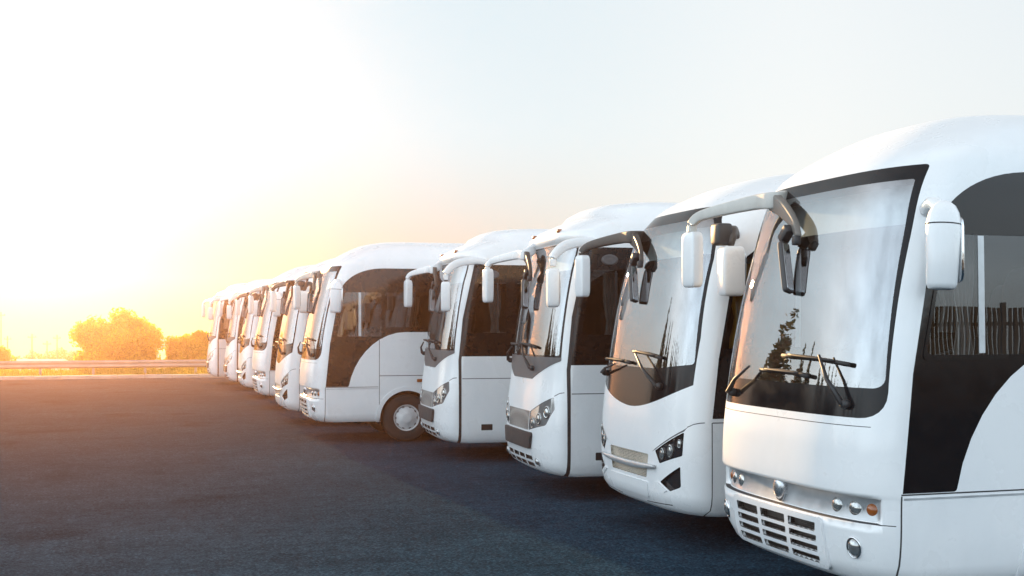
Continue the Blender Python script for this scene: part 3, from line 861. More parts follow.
# ------------------------------------------------------------------ type C: stepped roof, grey lamp band
def make_stepped_roof_bus():
    Ln = 8.0
    rows = [(0.27, 0.28, 0.16, 1.07, 0.30), (0.33, 0.33, 0.075, 1.12, 0.30), (0.45, 0.45, 0.02, 1.145, 0.30), (0.60, 0.60, 0.0, 1.15, 0.30), (0.80, 0.80, 0.0, 1.15, 0.30), (1.10, 1.10, 0.025, 1.15, 0.30), (1.40, 1.40, 0.065, 1.15, 0.30),
            (1.65, 1.65, 0.085, 1.148, 0.30), (2.2, 2.2, 0.16, 1.135, 0.30), (2.6, 2.6, 0.235, 1.12, 0.30), (2.97, 2.97, 0.315, 1.10, 0.30), (2.985, 2.985, 0.285, 1.10, 0.30), (3.08, 3.07, 0.30, 1.09, 0.30),
            (3.2, 3.17, 0.41, 1.055, 0.40), (3.3, 3.25, 0.58, 1.00, 0.46), (3.36, 3.275, 0.66, 0.965, 0.46), (3.46, 3.36, 0.73, 0.92, 0.46), (3.56, 3.43, 0.86, 0.86, 0.48), (3.68, 3.475, 1.1, 0.70, 0.55), (3.8, 3.50, 1.5, 0.38, 0.45), (3.9, 3.505, 1.8, 0.0, 0.15)]
    sh = Shell(rows, 3.2, Ln)
    root = empty('minibus')
    f = sh.front
    sh.region('windscreen_surround', [f([(-1.06, 1.60, 0.03), (1.06, 1.60, 0.03), (1.01, 2.955, 0.06), (-1.01, 2.955, 0.06)])], M['frit'])
    sh.region('windscreen', [f([(-1.03, 1.66, 0.03), (1.03, 1.66, 0.03), (0.985, 2.935, 0.05), (-0.985, 2.935, 0.05)])], M['windscreen'])
    sh.region('cowl_panel', [f([(-1.06, 1.60, 0.02), (-0.42, 1.375, 0.1), (0.42, 1.375, 0.1), (1.06, 1.60, 0.02), (1.06, 1.64, 0.01), (-1.06, 1.64, 0.01)])], M['greyplastic'], d=0.006)
    sh.region('grille', [f([(-0.46, 0.775, 0.01), (0.46, 0.775, 0.01), (0.48, 1.0, 0.01), (-0.48, 1.0, 0.01)])], M['greymesh'], d=-0.008, top=0.0)
    for sd in (-1, 1):
        sh.region('headlight', [f([(sd * 0.48, 0.775, 0.02), (sd * 0.49, 0.995, 0.02), (sd * 1.02, 1.19, 0.02), (sd * 1.045, 1.05, 0.04), (sd * 0.93, 0.86, 0.08)][::sd])], M['lens'], d=-0.006, top=0.0)
    sh.region('bumper_insert', [f([(-0.56, 0.565, 0.03), (0.56, 0.565, 0.03), (0.62, 0.755, 0.04), (-0.62, 0.755, 0.04)])], M['plastic'], d=0.035)
    slots = []
    for za, zb in ((0.345, 0.395), (0.425, 0.475)):
        for a, b in ((-0.55, -0.30), (-0.25, -0.02), (0.02, 0.25), (0.30, 0.55)):
            slots.append(f([(a, za, 0.01), (b, za, 0.01), (b, zb, 0.01), (a, zb, 0.01)]))
    sh.region('lower_grille', slots, M['rubber'], d=-0.03, top=0.0)
    for sd in (-1, 1):
        sh.region('side_panel', [sh.side([(0.325, 1.555), (7.85, 1.555, 0.1), (7.85, 2.90, 0.1), (0.56, 2.90, 0.06), (0.49, 2.6), (0.385, 2.1)], sd)], M['blackside'])
        for x0, x1, z0 in [(0.47, 1.00, 1.90), (1.16, 2.45, 1.66), (2.52, 3.8, 1.66), (3.87, 5.1, 1.66), (5.17, 7.5, 1.66)]:
            fs = x0 < 1
            sh.region('side_window', [sh.side([(x0 - (0.01 if fs else 0), z0, 0.03), (x1, z0, 0.03), (x1, 2.64, 0.03), (x0 + (0.12 if fs else 0), 2.64, 0.05)], sd)], M['glass'])
        sh.region('window_bar', [sh.side([(0.86, 1.91), (0.885, 1.91), (0.885, 2.63), (0.86, 2.63)], sd)], M['rubber'], d=0.004)
        sh.region('door_gap', [sh.side([(0.285, 0.27), (0.325, 0.27), (0.325, 1.5), (0.39, 2.1), (0.50, 2.6), (0.57, 2.90), (0.53, 2.90), (0.46, 2.6), (0.35, 2.1), (0.285, 1.5)], sd)], M['rubber'])
        sh.region('panel_gap', [hline(sh, 1.225, 0.335, 7.9, sd, 0.010), vline(sh, 1.72 if sd > 0 else 2.9, 0.28, 1.22, sd, 0.008)], M['seam'])
        sh.region('panel_gap', [[sh.fy(sd * y, z) for y, z in [(1.02, 1.195), (1.08, 1.23), (1.12, 1.24), (1.12, 1.248), (1.08, 1.24), (1.02, 1.205)]]], M['seam'])
        sh.region('side_flap', [sh.side([(0.62, 0.47, 0.01), (0.79, 0.47, 0.01), (0.79, 0.56, 0.01), (0.62, 0.56, 0.01)], sd)], M['rubber'], d=-0.02, top=0.0)
    for xc in (1.62, 5.8):
        arch(sh, xc, 0.465, M['paint'], 0.04)
    made = sh.build(root, M['paint'], M['rubber'])
    heads = [o for o in made if o is not None and o.name.startswith('headlight')]
    for sd, ho in zip((-1, 1), heads):
        for y, z, r_ in ((0.60, 0.865, 0.050), (0.765, 0.925, 0.055), (0.925, 1.01, 0.058)):
            p, n = sh.at(sd * y, z, -0.004)
            mk('projector', *lathe([(r_ * 1.15, -0.01), (r_ * 1.15, 0.006), (r_, 0.012), (r_ * 0.9, 0.006), (r_ * 0.6, 0.014), (r_ * 0.1, 0.018)], p, n, 22, (0.9, 1.1)), M['bulb'], ho)
        lamp(root, 'fog_light', sh, sd * 0.70, 0.42, 0.045, M['silver'], M['bulb'])
        for xc in (1.62, 5.8):
            wheel(root, xc, sd * 1.10, sd)
            well(root, xc, 0.465, sd * 1.135, sd)
    for y in (-0.55, 0.55):
        p, n = sh.at(y, 3.12, 0.0)
        mk('roof_marker', *sbox(p, (0.03, 0.05, 0.022), 0.5, 14, 8), M['amber'], root)
    wiper(root, sh, (-0.45, 1.50), (-0.05, 1.76), (0.15, 1.78), (-0.55, 1.74))
    wiper(root, sh, (0.80, 1.56), (0.45, 1.74), (0.72, 1.77), (0.12, 1.75))
    far_arm(root, M['paint'], M['brownarm'], elbow=(0.20, 0.36, 2.90), outer=(-0.07, 1.38), inner=(0.155, -0.02, 2.60), foot=(0.45, 0.42, 3.10))
    # driver-side horn mirror reaching forwards
    path = smooth_path([(0.70, -1.06, 2.93, 0.05, 0.045), (0.50, -1.20, 2.95, 0.055, 0.055), (0.22, -1.33, 2.90, 0.036, 0.055), (0.06, -1.40, 2.78, 0.034, 0.045), (0.04, -1.41, 2.66, 0.03, 0.03)], 32)
    br = mk('mirror_arm', *sweep(path, 20, 0.45), M['paint'], root)
    mirror_housing(br, (0.04, -1.41, 2.42), (0.07, 0.105, 0.215), Matrix.Rotation(R(-10), 3, 'Z'), M['paint'])
    p, n = sh.at(0.0, 2.2, 0.0)
    mk('side_lamp', *lathe([(0.085, -0.02), (0.085, 0.01), (0.07, 0.025), (0.055, 0.018), (0.02, 0.024)], (0.80, -1.105, 2.755), (0, -1, 0.05), 22, (1.2, 0.75)), M['greyplastic'], root)
    interior(root, 0.95, Ln, 2, 0.30, 'redcurtain')
    return root

GROUP = 'white buses parked side by side in a row'
proto = {'A': make_round_lamp_bus(), 'B': make_smooth_nose_bus(), 'C': make_stepped_roof_bus()}
used = set()
# type, nose x, centre y, yaw (deg), label
BUSES = [
    ('A', 4.19, 7.48, 0.0, 'nearest bus: white, louvred lower grille, oval chrome emblem and white capsule mirror'),
    ('B', 4.43, 10.68, 0.0, 'white coach with smooth nose, pale mesh grille and triangular smoked lamps, second nearest'),
    ('C', 4.34, 13.95, -3.0, 'white minibus with dark bumper insert, third nearest, beside the smooth nosed coach'),
    ('C', 4.15, 18.12, -3.0, 'white minibus whose grey lamp band stands before the bus showing its front wheel'),
    ('A', 2.67, 21.46, -1.0, 'white bus showing its front wheel, white hub cap and sweeping dark side panel'),
    ('B', 2.60, 25.05, 0.0, 'white smooth nosed coach just behind the bus with the visible hub cap'),
    ('A', 2.52, 29.6, 0.0, 'hazy white round lamp bus squeezed behind the second smooth nosed coach'),
    ('B', 2.52, 34.4, 0.0, 'hazy white coach with triangular lamps, third from the far end of the row'),
    ('C', 2.42, 39.0, 0.0, 'faint white minibus next to the last one in the row'),
    ('C', 2.06, 42.9, 0.0, 'farthest bus: faint white, its mirror arm standing out beside the round shrubs'),
]
for kind, x, y, yaw, label in BUSES:
    o = proto[kind] if kind not in used else copy_tree(proto[kind])
    used.add(kind)
    o.location = (x, y, 0); o.rotation_euler = (0, 0, R(yaw))
    tag(o, label, 'bus', GROUP)

# ------------------------------------------------------------------ ground, kerb, verge
SLOPE0 = 58.0
def gz(y):
    return 0.0 if y < SLOPE0 else -(y - SLOPE0) * 0.0500
xs = np.linspace(-200, 200, 41); ys = list(np.linspace(-125, 40, 12)) + [48.4, 53, 58, 60, 64, 70, 80, 90, 100, 112, 126]
V = [(x, y, gz(y) - 0.05) for y in ys for x in xs]; W = len(xs)
F = [(j * W + i, j * W + i + 1, (j + 1) * W + i + 1, (j + 1) * W + i) for j in range(len(ys) - 1) for i in range(W - 1)]
M['field'] = simple('dry_field', (0.16, 0.13, 0.06), 0.9, var=0.4, scale=0.4, bump=0.5, bscale=3)
tag(mk('ground', V, F, M['field'], smooth=False), kind='structure')
M['asphalt'] = asphalt_material()
V = [(-140, -120, 0), (120, -120, 0), (120, 48, 0), (-140, 48, 0)]
tag(mk('parking_lot', V, [(0, 1, 2, 3)], M['asphalt'], smooth=False), kind='structure')
M['kerb'] = simple('kerb_concrete', (0.42, 0.39, 0.36), 0.85, var=0.25, scale=1.4, bump=0.4)
kv, kf = [], []
x = -60.0
while x < 60:
    kv, kf = join((kv, kf), boxm(x, x + 0.985, 48.0, 48.30, -0.04, 0.13 + rng.uniform(-0.006, 0.006)))
    x += 1.0
tag(mk('kerb', kv, kf, M['kerb'], smooth=False), kind='structure')
# grass verge: many tufts, one mass
M['grass'] = leaf_material('dry_grass', (0.14, 0.13, 0.015), (0.24, 0.20, 0.025), 0.45)
gv, gf = [], []
for k in range(9000):
    gx = rng.uniform(-34, 8); gy = rng.uniform(48.35, 57.5)
    clump = 0.5 + 0.5 * math.sin(gx * 1.3 + 2 * math.sin(gy)) * math.sin(gy * 0.9 + gx * 0.37)
    h = (0.06 + 0.16 * clump) * rng.uniform(0.6, 1.3)
    for q in range(3):
        a = rng.uniform(0, math.pi * 2); w_ = rng.uniform(0.015, 0.035)
        bx, by = gx + rng.uniform(-0.06, 0.06), gy + rng.uniform(-0.06, 0.06)
        o = len(gv)
        gv += [(bx - w_ * math.cos(a), by - w_ * math.sin(a), -0.05), (bx + w_ * math.cos(a), by + w_ * math.sin(a), -0.05), (bx + rng.uniform(-0.08, 0.08), by + rng.uniform(-0.08, 0.08), h)]
        gf.append((o, o + 1, o + 2))
tag(mk('grass', gv, gf, M['grass'], smooth=False), kind='stuff')

# guardrail
M['galv'] = simple('galvanised_steel', (0.30, 0.29, 0.28), 0.5, metal=0.35, var=0.15, scale=2)
rail = empty('guardrail', (-14, 51.2, 0))
tag(rail, 'long galvanised guardrail behind the grass verge', 'guardrail')
prof = [(0.0, 0.30), (-0.03, 0.315), (-0.075, 0.35), (-0.08, 0.385), (-0.03, 0.43), (-0.025, 0.455), (-0.03, 0.48), (-0.08, 0.525), (-0.075, 0.56), (-0.03, 0.60), (0.0, 0.612)]
rv, rf = [], []
x0 = -44.0
for s in range(18):
    o = len(rv); xa, xb = x0 + s * 4.0, x0 + s * 4.0 + 4.12
    for xx, dy in ((xa, 0.0), (xb, 0.008)):
        for p in prof: rv.append((xx, p[0] - dy, p[1]))
    n = len(prof)
    rf += [(o + k, o + n + k, o + n + k + 1, o + k + 1) for k in range(n - 1)]
mk('rail', rv, rf, M['galv'], rail)
for s in range(26):
    xx = -30 + s * 2.0
    v = join(boxm(xx - 0.05, xx + 0.05, 0.03, 0.045, -0.3, 0.62), boxm(xx - 0.05, xx - 0.038, 0.046, 0.13, -0.3, 0.62), boxm(xx - 0.03, xx + 0.03, -0.02, 0.028, 0.40, 0.51))
    mk('post', *v, M['galv'], rail, smooth=False)

# ------------------------------------------------------------------ vegetation
M['bark'] = simple('bark', (0.10, 0.075, 0.05), 0.9, var=0.3, bump=0.6)
M['leaf_gold'] = leaf_material('golden_leaves', (0.26, 0.20, 0.006), (0.42, 0.34, 0.010), 0.55)
M['leaf_dark'] = leaf_material('cypress_leaves', (0.030, 0.040, 0.018), (0.055, 0.065, 0.026), 0.2)
M['leaf_far'] = leaf_material('far_leaves', (0.06, 0.055, 0.018), (0.09, 0.08, 0.025), 0.4)

def foliage(blobs, n, size, seed, spread=0.32):
    r = random.Random(seed)
    V = []; F = []
    wts = [b[3] * b[4] * b[5] for b in blobs]
    tot = sum(wts)
    for (cx, cy, cz, rx, ry, rz), w in zip(blobs, wts):
        for _ in range(int(n * w / tot)):
            d = Vector((r.gauss(0, 1), r.gauss(0, 1), r.gauss(0, 1))).normalized()
            rad = (r.random() ** spread) * r.uniform(0.86, 1.10)
            p = Vector((cx + d.x * rx * rad, cy + d.y * ry * rad, cz + d.z * rz * rad))
            nrm = (d + Vector((r.gauss(0, .7), r.gauss(0, .7), r.gauss(0, .7)))).normalized()
            a = nrm.orthogonal().normalized(); a = Matrix.Rotation(r.uniform(0, 6.28), 3, nrm) @ a
            b = nrm.cross(a)
            l = size * r.uniform(0.6, 1.5); w_ = l * r.uniform(0.35, 0.6)
            o = len(V)
            V += [p - a * l * 0.5, p + b * w_ * 0.5, p + a * l * 0.5, p - b * w_ * 0.5]
            F.append((o, o + 1, o + 2, o + 3))
    return V, F

def trunk_mesh(h, r0, limbs, seed, spread=0.5, start=0.25):
    r = random.Random(seed)
    parts = [sweep(smooth_path([(0, 0, -0.1, r0, r0), (r.uniform(-.05, .05), r.uniform(-.05, .05), h * 0.4, r0 * 0.7, r0 * 0.7), (r.uniform(-.1, .1), r.uniform(-.1, .1), h * 0.85, r0 * 0.25, r0 * 0.25)], 10), 8, 1.0)]
    for k in range(limbs):
        a = 2 * math.pi * k / limbs + r.uniform(-.3, .3); z0 = h * r.uniform(start * 0.5, start + 0.25)
        e = h * spread * r.uniform(0.6, 1)
        parts.append(sweep(smooth_path([(0, 0, z0, r0 * 0.5, r0 * 0.5), (e * 0.5 * math.cos(a), e * 0.5 * math.sin(a), z0 + h * 0.18, r0 * 0.32, r0 * 0.32), (e * math.cos(a), e * math.sin(a), z0 + h * 0.34, r0 * 0.1, r0 * 0.1)], 8), 6, 1.0))
    return join(*parts)

def shrub(px, D, width, height, n, size, mat, seed, name, label, cat, group=None, nblob=26, zbase=None):
    x, y = cam_to_world(px, D)
    z = gz(y) - 0.05 if zbase is None else zbase
    root = empty(name, (x, y, z))
    tag(root, label, cat, group)
    r = random.Random(seed)
    blobs = [(0, 0, height * 0.43, width * 0.35, width * 0.35, height * 0.42)]
    for k in range(6):
        a = k * math.pi / 3
        blobs.append((math.cos(a) * width * 0.30, math.sin(a) * width * 0.28, height * 0.2, width * 0.17, width * 0.17, height * 0.2))
    for k in range(nblob):
        a = r.uniform(0, 2 * math.pi); el = math.asin(r.uniform(-0.25, 1.0))
        q = Vector((math.cos(a) * math.cos(el) * width * 0.40, math.sin(a) * math.cos(el) * width * 0.38, height * 0.44 + math.sin(el) * height * 0.42))
        s = r.uniform(0.08, 0.17) * width
        blobs.append((q.x, q.y, max(q.z, s * 0.6), s, s, s * r.uniform(0.7, 1.2)))
    mk('crown', *foliage(blobs, n, size, seed), mat, root, smooth=False)
    mk('trunk', *trunk_mesh(height * 0.8, 0.03 * height + 0.03, 7, seed, 0.45, 0.15), M['bark'], root)
    return root

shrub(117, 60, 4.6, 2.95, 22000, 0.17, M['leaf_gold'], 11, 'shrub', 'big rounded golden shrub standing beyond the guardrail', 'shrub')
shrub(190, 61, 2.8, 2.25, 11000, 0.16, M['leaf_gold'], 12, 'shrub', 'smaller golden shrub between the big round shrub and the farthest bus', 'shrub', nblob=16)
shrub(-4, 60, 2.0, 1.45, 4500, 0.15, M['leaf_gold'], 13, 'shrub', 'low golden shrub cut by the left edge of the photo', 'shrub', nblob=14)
far_labels = ['hazy distant tree behind the left end of the pale shed', 'tall hazy distant tree just right of the second far pole', 'low hazy distant tree near the shortest far pole',
              'broad hazy distant tree right of the shortest far pole', 'hazy distant tree touching the left edge of the big golden shrub', 'distant tree half hidden behind the big golden shrub', 'hazy distant tree between the low left shrub and the pale shed']
far_specs = [(24, 104, 2.4, 2.35), (33, 110, 2.0, 3.2), (44, 107, 2.3, 2.5), (56, 112, 3.0, 3.3), (67, 108, 3.0, 3.1), (78, 112, 2.8, 3.2), (15, 110, 2.1, 2.7)]
for k, (px, D, w_, h_) in enumerate(far_specs):
    shrub(px, D, w_, h_, 2200, 0.2, M['leaf_far'], 40 + k, 'distant_tree', far_labels[k], 'tree', 'distant trees beyond the guardrail', nblob=9)

M['soil'] = simple('bare_soil', (0.10, 0.075, 0.05), 0.95, var=0.3, scale=3, bump=0.6, bscale=20)
strip = mk('planting_strip', *boxm(-21.5, -4.4, 25.1, 27.3, -0.05, 0.13), M['soil'], smooth=False); tag(strip, kind='structure')
strip = mk('planting_strip', *boxm(-24, -21.8, 12.5, 25.0, -0.05, 0.13), M['soil'], smooth=False); tag(strip, kind='structure')
kv, kf = join(boxm(-21.7, -4.2, 24.9, 25.1, -0.05, 0.16), boxm(-21.7, -4.2, 27.3, 27.5, -0.05, 0.16), boxm(-21.7, -21.5, 25.1, 27.3, -0.05, 0.16), boxm(-24.2, -24.0, 12.3, 25.2, -0.05, 0.16), boxm(-21.8, -21.6, 12.3, 24.88, -0.05, 0.16), boxm(-24, -21.8, 12.3, 12.5, -0.05, 0.16), boxm(-24, -21.8, 25.0, 25.2, -0.05, 0.16), boxm(-4.4, -4.2, 25.1, 27.3, -0.05, 0.16))
tag(mk('kerb', kv, kf, M['kerb'], smooth=False), kind='structure')
# cypresses in a row in a planting strip left of the picture: the windscreens mirror them
for k in range(14):
    x = -5.4 - 1.75 * k + rng.uniform(-.4, .4); y = 26.2 + rng.uniform(-.5, .5)
    if k > 8: x = -22.9 + rng.uniform(-.3, .3); y = 24.0 - 2.4 * (k - 9)
    h = rng.uniform(5.4, 6.75); wd = h * rng.uniform(0.15, 0.19)
    root = empty('cypress_tree', (x, y, 0.13))
    tag(root, 'tall dark narrow cypress mirrored in the windscreens', 'tree', 'row of cypresses left of the picture')
    blobs = []
    for j in range(16):
        u = (j + 0.5) / 16
        rr = wd * (0.35 + 0.75 * math.sin(math.pi * min(1, (u + 0.12)) ** 0.8)) * (1 - 0.55 * u) * (1.7 if u < 0.42 else 1.0)
        blobs.append((rng.uniform(-.12, .12), rng.uniform(-.12, .12), h * (0.06 + 0.92 * u), rr * rng.uniform(.8, 1.15), rr * rng.uniform(.8, 1.15), h * 0.055))
    mk('crown', *foliage(blobs, 8000, 0.26, 80 + k, 0.45), M['leaf_dark'], root, smooth=False)
    mk('trunk', *trunk_mesh(h * 0.9, 0.13, 4, 80 + k, 0.03, 0.2), M['bark'], root)

# a slatted fence behind the photographer: the side glass mirrors it
M['slat'] = simple('dark_stained_wood', (0.05, 0.045, 0.04), 0.7, var=0.3)
fe = empty('slatted_fence', (16, -14, 0))
tag(fe, 'tall dark slatted fence behind the photographer, mirrored in the side glass', 'fence')
for k in range(11):
    xa = -22 + k * 4.0
    pv_, pf_ = [], []
    for q in range(26):
        xx = xa + 0.08 + q * 0.15
        pv_, pf_ = join((pv_, pf_), boxm(xx, xx + 0.09, -0.02, 0.02, 0.1, 3.3))
    pv_, pf_ = join((pv_, pf_), boxm(xa, xa + 4, -0.07, -0.022, 0.5, 0.6), boxm(xa, xa + 4, -0.07, -0.022, 2.8, 2.9))
    mk('slat_panel', pv_, pf_, M['slat'], fe, smooth=False)
    mk('post', *boxm(xa - 0.06, xa + 0.06, -0.2, -0.072, 0, 3.45), M['slat'], fe, smooth=False)

# low hazy shed and masts far away
M['shed'] = simple('pale_render', (0.55, 0.52, 0.48), 0.8, var=0.15, scale=0.6)
M['shedroof'] = simple('pale_sheet_roof', (0.60, 0.58, 0.55), 0.6, var=0.1, scale=0.5)
x, y = cam_to_world(38, 98)
shed = empty('shed', (x, y, gz(y) - 0.1), -THETA)
tag(shed, 'low pale shed far off between the distant trees', 'shed')
mk('wall', *boxm(-2.0, 2.0, -1.5, 1.5, 0, 1.45), M['shed'], shed, smooth=False)
rfv = [(-2.2, -1.7, 1.42), (2.2, -1.7, 1.42), (2.2, 0, 1.75), (-2.2, 0, 1.75), (2.2, 1.7, 1.42), (-2.2, 1.7, 1.42)]
rfv += [(a, b, c - 0.1) for a, b, c in rfv]
mk('roof', rfv, [(0, 1, 2, 3), (3, 2, 4, 5), (6, 9, 8, 7), (9, 11, 10, 8), (0, 6, 7, 1), (5, 4, 10, 11), (0, 3, 9, 6), (3, 5, 11, 9), (1, 7, 8, 2), (2, 8, 10, 4)], M['shedroof'], shed, smooth=False)
for k in range(4):
    mk('window', *boxm(-1.7 + k * 0.95, -1.2 + k * 0.95, -1.54, -1.503, 0.75, 1.2), M['blackside'], shed, smooth=False)
M['wood'] = simple('weathered_wood', (0.16, 0.12, 0.09), 0.85)
for px, D, top in ((1, 102, 312), (7.5, 104, 336), (32, 103, 334), (47, 106, 341), (57, 102, 335)):
    x, y = cam_to_world(px, D); z = gz(y) - 0.1
    h = CAM_H + (HORIZON - top) * D / FOC - z
    root = empty('utility_pole', (x, y, z), rng.uniform(-.6, .2))
    tag(root, {312: 'tallest far pole, at the very left edge of the photo', 336: 'short hazy pole just right of the tallest far pole', 334: 'hazy pole above the left part of the far shed', 341: 'shortest hazy pole, above the middle of the far shed', 335: 'hazy pole nearest the big golden shrub'}[top], 'pole', 'far utility poles')
    mk('mast', *sweep([(0, 0, 0, 0.09, 0.09), (0, 0, h, 0.05, 0.05)], 8, 1.0), M['wood'], root)
    mk('crossarm', *join(boxm(-0.35, 0.35, -0.03, 0.03, h - 0.30, h - 0.24), *[boxm(q - 0.02, q + 0.02, -0.02, 0.02, h - 0.24, h - 0.16) for q in (-0.3, 0.3)]), M['wood'], root, smooth=False)

# ------------------------------------------------------------------ air
HAZE_DENSITY = 0.00125
HAZE_ANISO = 0.91
hv, hf = boxm(-210, 210, -130, 130, -5.0, 7.05)
mh, nt, out = new_mat('haze_air')
pv = N(nt, 'ShaderNodeVolumePrincipled')
pv.inputs['Color'].default_value = (1.0, 0.585, 0.42, 1)
pv.inputs['Density'].default_value = HAZE_DENSITY
pv.inputs['Anisotropy'].default_value = HAZE_ANISO
nt.links.new(pv.outputs['Volume'], out.inputs['Volume'])
hz = tag(mk('haze', hv, hf, mh, smooth=False), kind='stuff')

# ------------------------------------------------------------------ light
SKY_GAMMA = 0.15            # a hazy sky: the range between sun side and far side is small
SKY_GAIN = (3.32, 3.50, 3.56)
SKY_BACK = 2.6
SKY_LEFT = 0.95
w = bpy.data.worlds.new('World'); scene.world = w; w.use_nodes = True
nt = w.node_tree
for n in list(nt.nodes): nt.nodes.remove(n)
wo = nt.nodes.new('ShaderNodeOutputWorld'); bg = nt.nodes.new('ShaderNodeBackground')
sky = nt.nodes.new('ShaderNodeTexSky'); sky.sky_type = 'NISHITA'; sky.sun_disc = False
sky.sun_elevation = SUN_EL; sky.sun_rotation = SUN_AZ
sky.air_density = 1.0; sky.dust_density = 3.0; sky.ozone_density = 2.0
tc = nt.nodes.new('ShaderNodeTexCoord')
sep = nt.nodes.new('ShaderNodeSeparateXYZ'); com = nt.nodes.new('ShaderNodeCombineXYZ')
mxz = nt.nodes.new('ShaderNodeMath'); mxz.operation = 'MAXIMUM'; mxz.inputs[1].default_value = 0.004
nt.links.new(tc.outputs['Generated'], sep.inputs[0])
nt.links.new(sep.outputs['X'], com.inputs['X']); nt.links.new(sep.outputs['Y'], com.inputs['Y'])
nt.links.new(sep.outputs['Z'], mxz.inputs[0]); nt.links.new(mxz.outputs[0], com.inputs['Z'])
nt.links.new(com.outputs[0], sky.inputs['Vector'])
gam = nt.nodes.new('ShaderNodeGamma'); gam.inputs['Gamma'].default_value = SKY_GAMMA
nt.links.new(sky.outputs['Color'], gam.inputs['Color'])
mul = nt.nodes.new('ShaderNodeMixRGB'); mul.blend_type = 'MULTIPLY'; mul.inputs['Fac'].default_value = 1.0
mul.inputs['Color2'].default_value = (*SKY_GAIN, 1)
nt.links.new(gam.outputs['Color'], mul.inputs['Color1'])
# sky brightened left and behind, out of view: added fill for bus sides and fronts
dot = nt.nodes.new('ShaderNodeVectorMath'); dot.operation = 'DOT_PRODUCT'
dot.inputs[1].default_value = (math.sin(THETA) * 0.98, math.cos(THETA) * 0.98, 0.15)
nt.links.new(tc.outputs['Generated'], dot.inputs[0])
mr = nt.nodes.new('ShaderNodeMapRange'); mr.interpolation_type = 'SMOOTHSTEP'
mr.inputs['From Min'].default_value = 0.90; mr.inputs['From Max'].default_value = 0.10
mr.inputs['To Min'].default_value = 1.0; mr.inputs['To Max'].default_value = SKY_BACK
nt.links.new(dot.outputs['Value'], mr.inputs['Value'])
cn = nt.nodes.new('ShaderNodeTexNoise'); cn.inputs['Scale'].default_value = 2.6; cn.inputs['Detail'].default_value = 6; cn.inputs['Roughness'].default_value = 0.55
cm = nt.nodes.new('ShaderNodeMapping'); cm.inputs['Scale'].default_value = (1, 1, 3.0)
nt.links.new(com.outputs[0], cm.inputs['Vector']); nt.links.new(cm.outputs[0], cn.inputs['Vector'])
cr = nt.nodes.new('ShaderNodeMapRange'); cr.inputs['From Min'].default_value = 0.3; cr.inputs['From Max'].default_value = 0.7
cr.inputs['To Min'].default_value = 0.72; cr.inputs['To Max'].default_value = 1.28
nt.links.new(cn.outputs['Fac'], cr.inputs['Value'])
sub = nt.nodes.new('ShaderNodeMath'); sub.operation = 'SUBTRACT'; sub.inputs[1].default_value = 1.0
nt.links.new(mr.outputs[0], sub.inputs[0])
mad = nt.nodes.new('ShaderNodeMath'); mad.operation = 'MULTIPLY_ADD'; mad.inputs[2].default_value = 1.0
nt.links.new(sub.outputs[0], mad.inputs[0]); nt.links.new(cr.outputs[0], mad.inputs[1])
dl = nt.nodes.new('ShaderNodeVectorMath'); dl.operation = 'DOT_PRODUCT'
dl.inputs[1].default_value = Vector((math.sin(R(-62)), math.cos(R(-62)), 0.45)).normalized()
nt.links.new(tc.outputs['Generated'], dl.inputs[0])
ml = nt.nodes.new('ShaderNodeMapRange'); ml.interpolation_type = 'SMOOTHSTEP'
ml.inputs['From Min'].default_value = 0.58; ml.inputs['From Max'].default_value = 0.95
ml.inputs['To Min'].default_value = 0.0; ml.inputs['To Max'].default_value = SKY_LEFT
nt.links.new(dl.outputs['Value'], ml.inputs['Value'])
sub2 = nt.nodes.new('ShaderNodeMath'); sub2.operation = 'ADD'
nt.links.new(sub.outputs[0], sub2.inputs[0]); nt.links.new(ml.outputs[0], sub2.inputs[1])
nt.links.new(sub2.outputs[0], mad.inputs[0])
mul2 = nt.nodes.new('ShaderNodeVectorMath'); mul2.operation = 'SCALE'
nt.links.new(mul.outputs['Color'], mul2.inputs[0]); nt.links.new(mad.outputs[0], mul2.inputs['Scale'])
# sky colour dimmed around the sun, warmer at the horizon, offsetting the haze glow
ds = nt.nodes.new('ShaderNodeVectorMath'); ds.operation = 'DOT_PRODUCT'
ds.inputs[1].default_value = (math.sin(SUN_AZ) * math.cos(SUN_EL), math.cos(SUN_AZ) * math.cos(SUN_EL), math.sin(SUN_EL))
nt.links.new(tc.outputs['Generated'], ds.inputs[0])
ms = nt.nodes.new('ShaderNodeMapRange'); ms.interpolation_type = 'SMOOTHSTEP'
ms.inputs['From Min'].default_value = 0.80; ms.inputs['From Max'].default_value = 0.985
nt.links.new(ds.outputs['Value'], ms.inputs['Value'])
mc = nt.nodes.new('ShaderNodeMixRGB'); mc.inputs['Color1'].default_value = (1, 1, 1, 1); mc.inputs['Color2'].default_value = (0.64, 0.74, 0.77, 1)
nt.links.new(ms.outputs[0], mc.inputs['Fac'])
wz = nt.nodes.new('ShaderNodeMapRange'); wz.interpolation_type = 'SMOOTHSTEP'
wz.inputs['From Min'].default_value = 0.0; wz.inputs['From Max'].default_value = 0.17
nt.links.new(sep.outputs['Z'], wz.inputs['Value'])
wc = nt.nodes.new('ShaderNodeMixRGB'); wc.inputs['Color1'].default_value = (0.56, 0.50, 0.44, 1); wc.inputs['Color2'].default_value = (0.66, 0.79, 0.88, 1)
nt.links.new(wz.outputs[0], wc.inputs['Fac']); nt.links.new(wc.outputs['Color'], mc.inputs['Color2'])
mt = nt.nodes.new('ShaderNodeVectorMath'); mt.operation = 'MULTIPLY'
zr = nt.nodes.new('ShaderNodeMapRange'); zr.interpolation_type = 'SMOOTHSTEP'      # the zenith is darker than the hazy rim
zr.inputs['From Min'].default_value = 0.30; zr.inputs['From Max'].default_value = 0.85
nt.links.new(sep.outputs['Z'], zr.inputs['Value'])
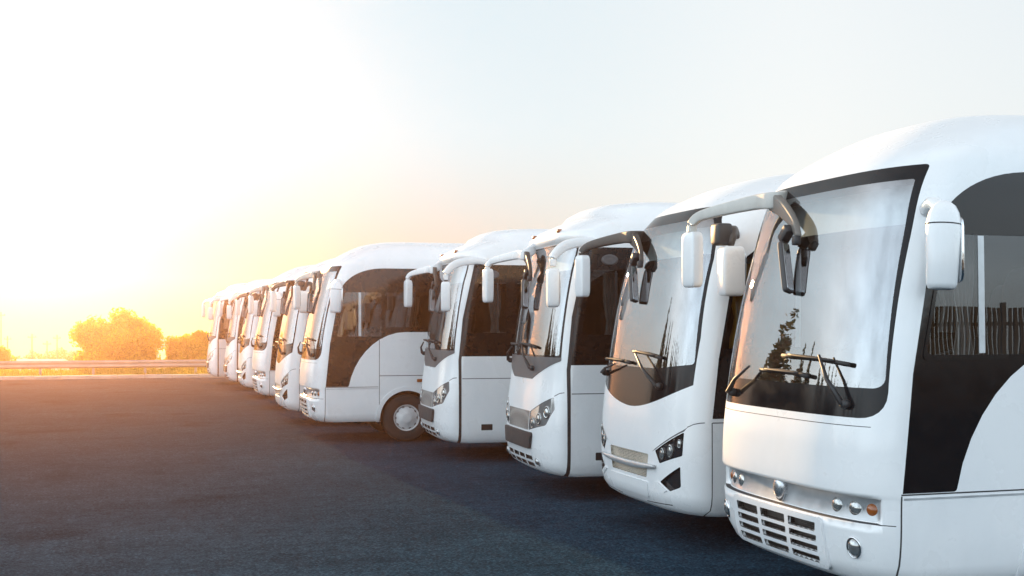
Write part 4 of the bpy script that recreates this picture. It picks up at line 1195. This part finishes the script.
zc = nt.nodes.new('ShaderNodeMixRGB'); zc.inputs['Color1'].default_value = (1, 1, 1, 1); zc.inputs['Color2'].default_value = (0.45, 0.38, 0.34, 1)
nt.links.new(zr.outputs[0], zc.inputs['Fac'])
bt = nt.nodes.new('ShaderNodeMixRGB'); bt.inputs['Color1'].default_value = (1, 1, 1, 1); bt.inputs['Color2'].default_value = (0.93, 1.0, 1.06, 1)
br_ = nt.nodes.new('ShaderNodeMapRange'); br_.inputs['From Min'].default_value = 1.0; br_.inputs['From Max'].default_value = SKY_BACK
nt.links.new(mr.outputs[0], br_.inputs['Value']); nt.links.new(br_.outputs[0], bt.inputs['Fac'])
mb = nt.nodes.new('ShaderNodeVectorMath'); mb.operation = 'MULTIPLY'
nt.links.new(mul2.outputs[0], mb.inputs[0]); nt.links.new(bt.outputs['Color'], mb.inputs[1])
zs = nt.nodes.new('ShaderNodeVectorMath'); zs.operation = 'MULTIPLY'
nt.links.new(mb.outputs[0], zs.inputs[0]); nt.links.new(zc.outputs['Color'], zs.inputs[1])
nt.links.new(zs.outputs[0], mt.inputs[0]); nt.links.new(mc.outputs['Color'], mt.inputs[1])
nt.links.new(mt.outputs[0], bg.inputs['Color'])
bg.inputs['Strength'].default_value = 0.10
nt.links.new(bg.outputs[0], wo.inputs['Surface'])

sd = bpy.data.lights.new('sun', 'SUN'); sd.energy = 4.8; sd.angle = R(0.6); sd.color = (1.0, 0.62, 0.29)
so = bpy.data.objects.new('sun', sd); col.objects.link(so)
dirn = Vector((math.sin(SUN_AZ) * math.cos(SUN_EL), math.cos(SUN_AZ) * math.cos(SUN_EL), math.sin(SUN_EL)))
so.rotation_euler = dirn.to_track_quat('Z', 'Y').to_euler()
so.location = (-5, 60, 30)

# ------------------------------------------------------------------ camera
cd = bpy.data.cameras.new('camera'); cd.sensor_width = 36.0; cd.lens = FOC / 1024.0 * 36.0
cd.shift_y = (HORIZON - 288.0) / 1024.0
cd.clip_start = 0.05; cd.clip_end = 3000
co = bpy.data.objects.new('camera', cd); col.objects.link(co)
co.location = (0, 0, CAM_H); co.rotation_euler = (math.pi / 2, 0, -THETA)
scene.camera = co

scene.view_settings.view_transform = 'Standard'
scene.view_settings.look = 'None'
scene.view_settings.gamma = 1.0
scene.view_settings.exposure = 1.1
scene.cycles.max_bounces = 8
scene.cycles.transparent_max_bounces = 16
scene.cycles.volume_bounces = 0
scene.cycles.use_denoising = True
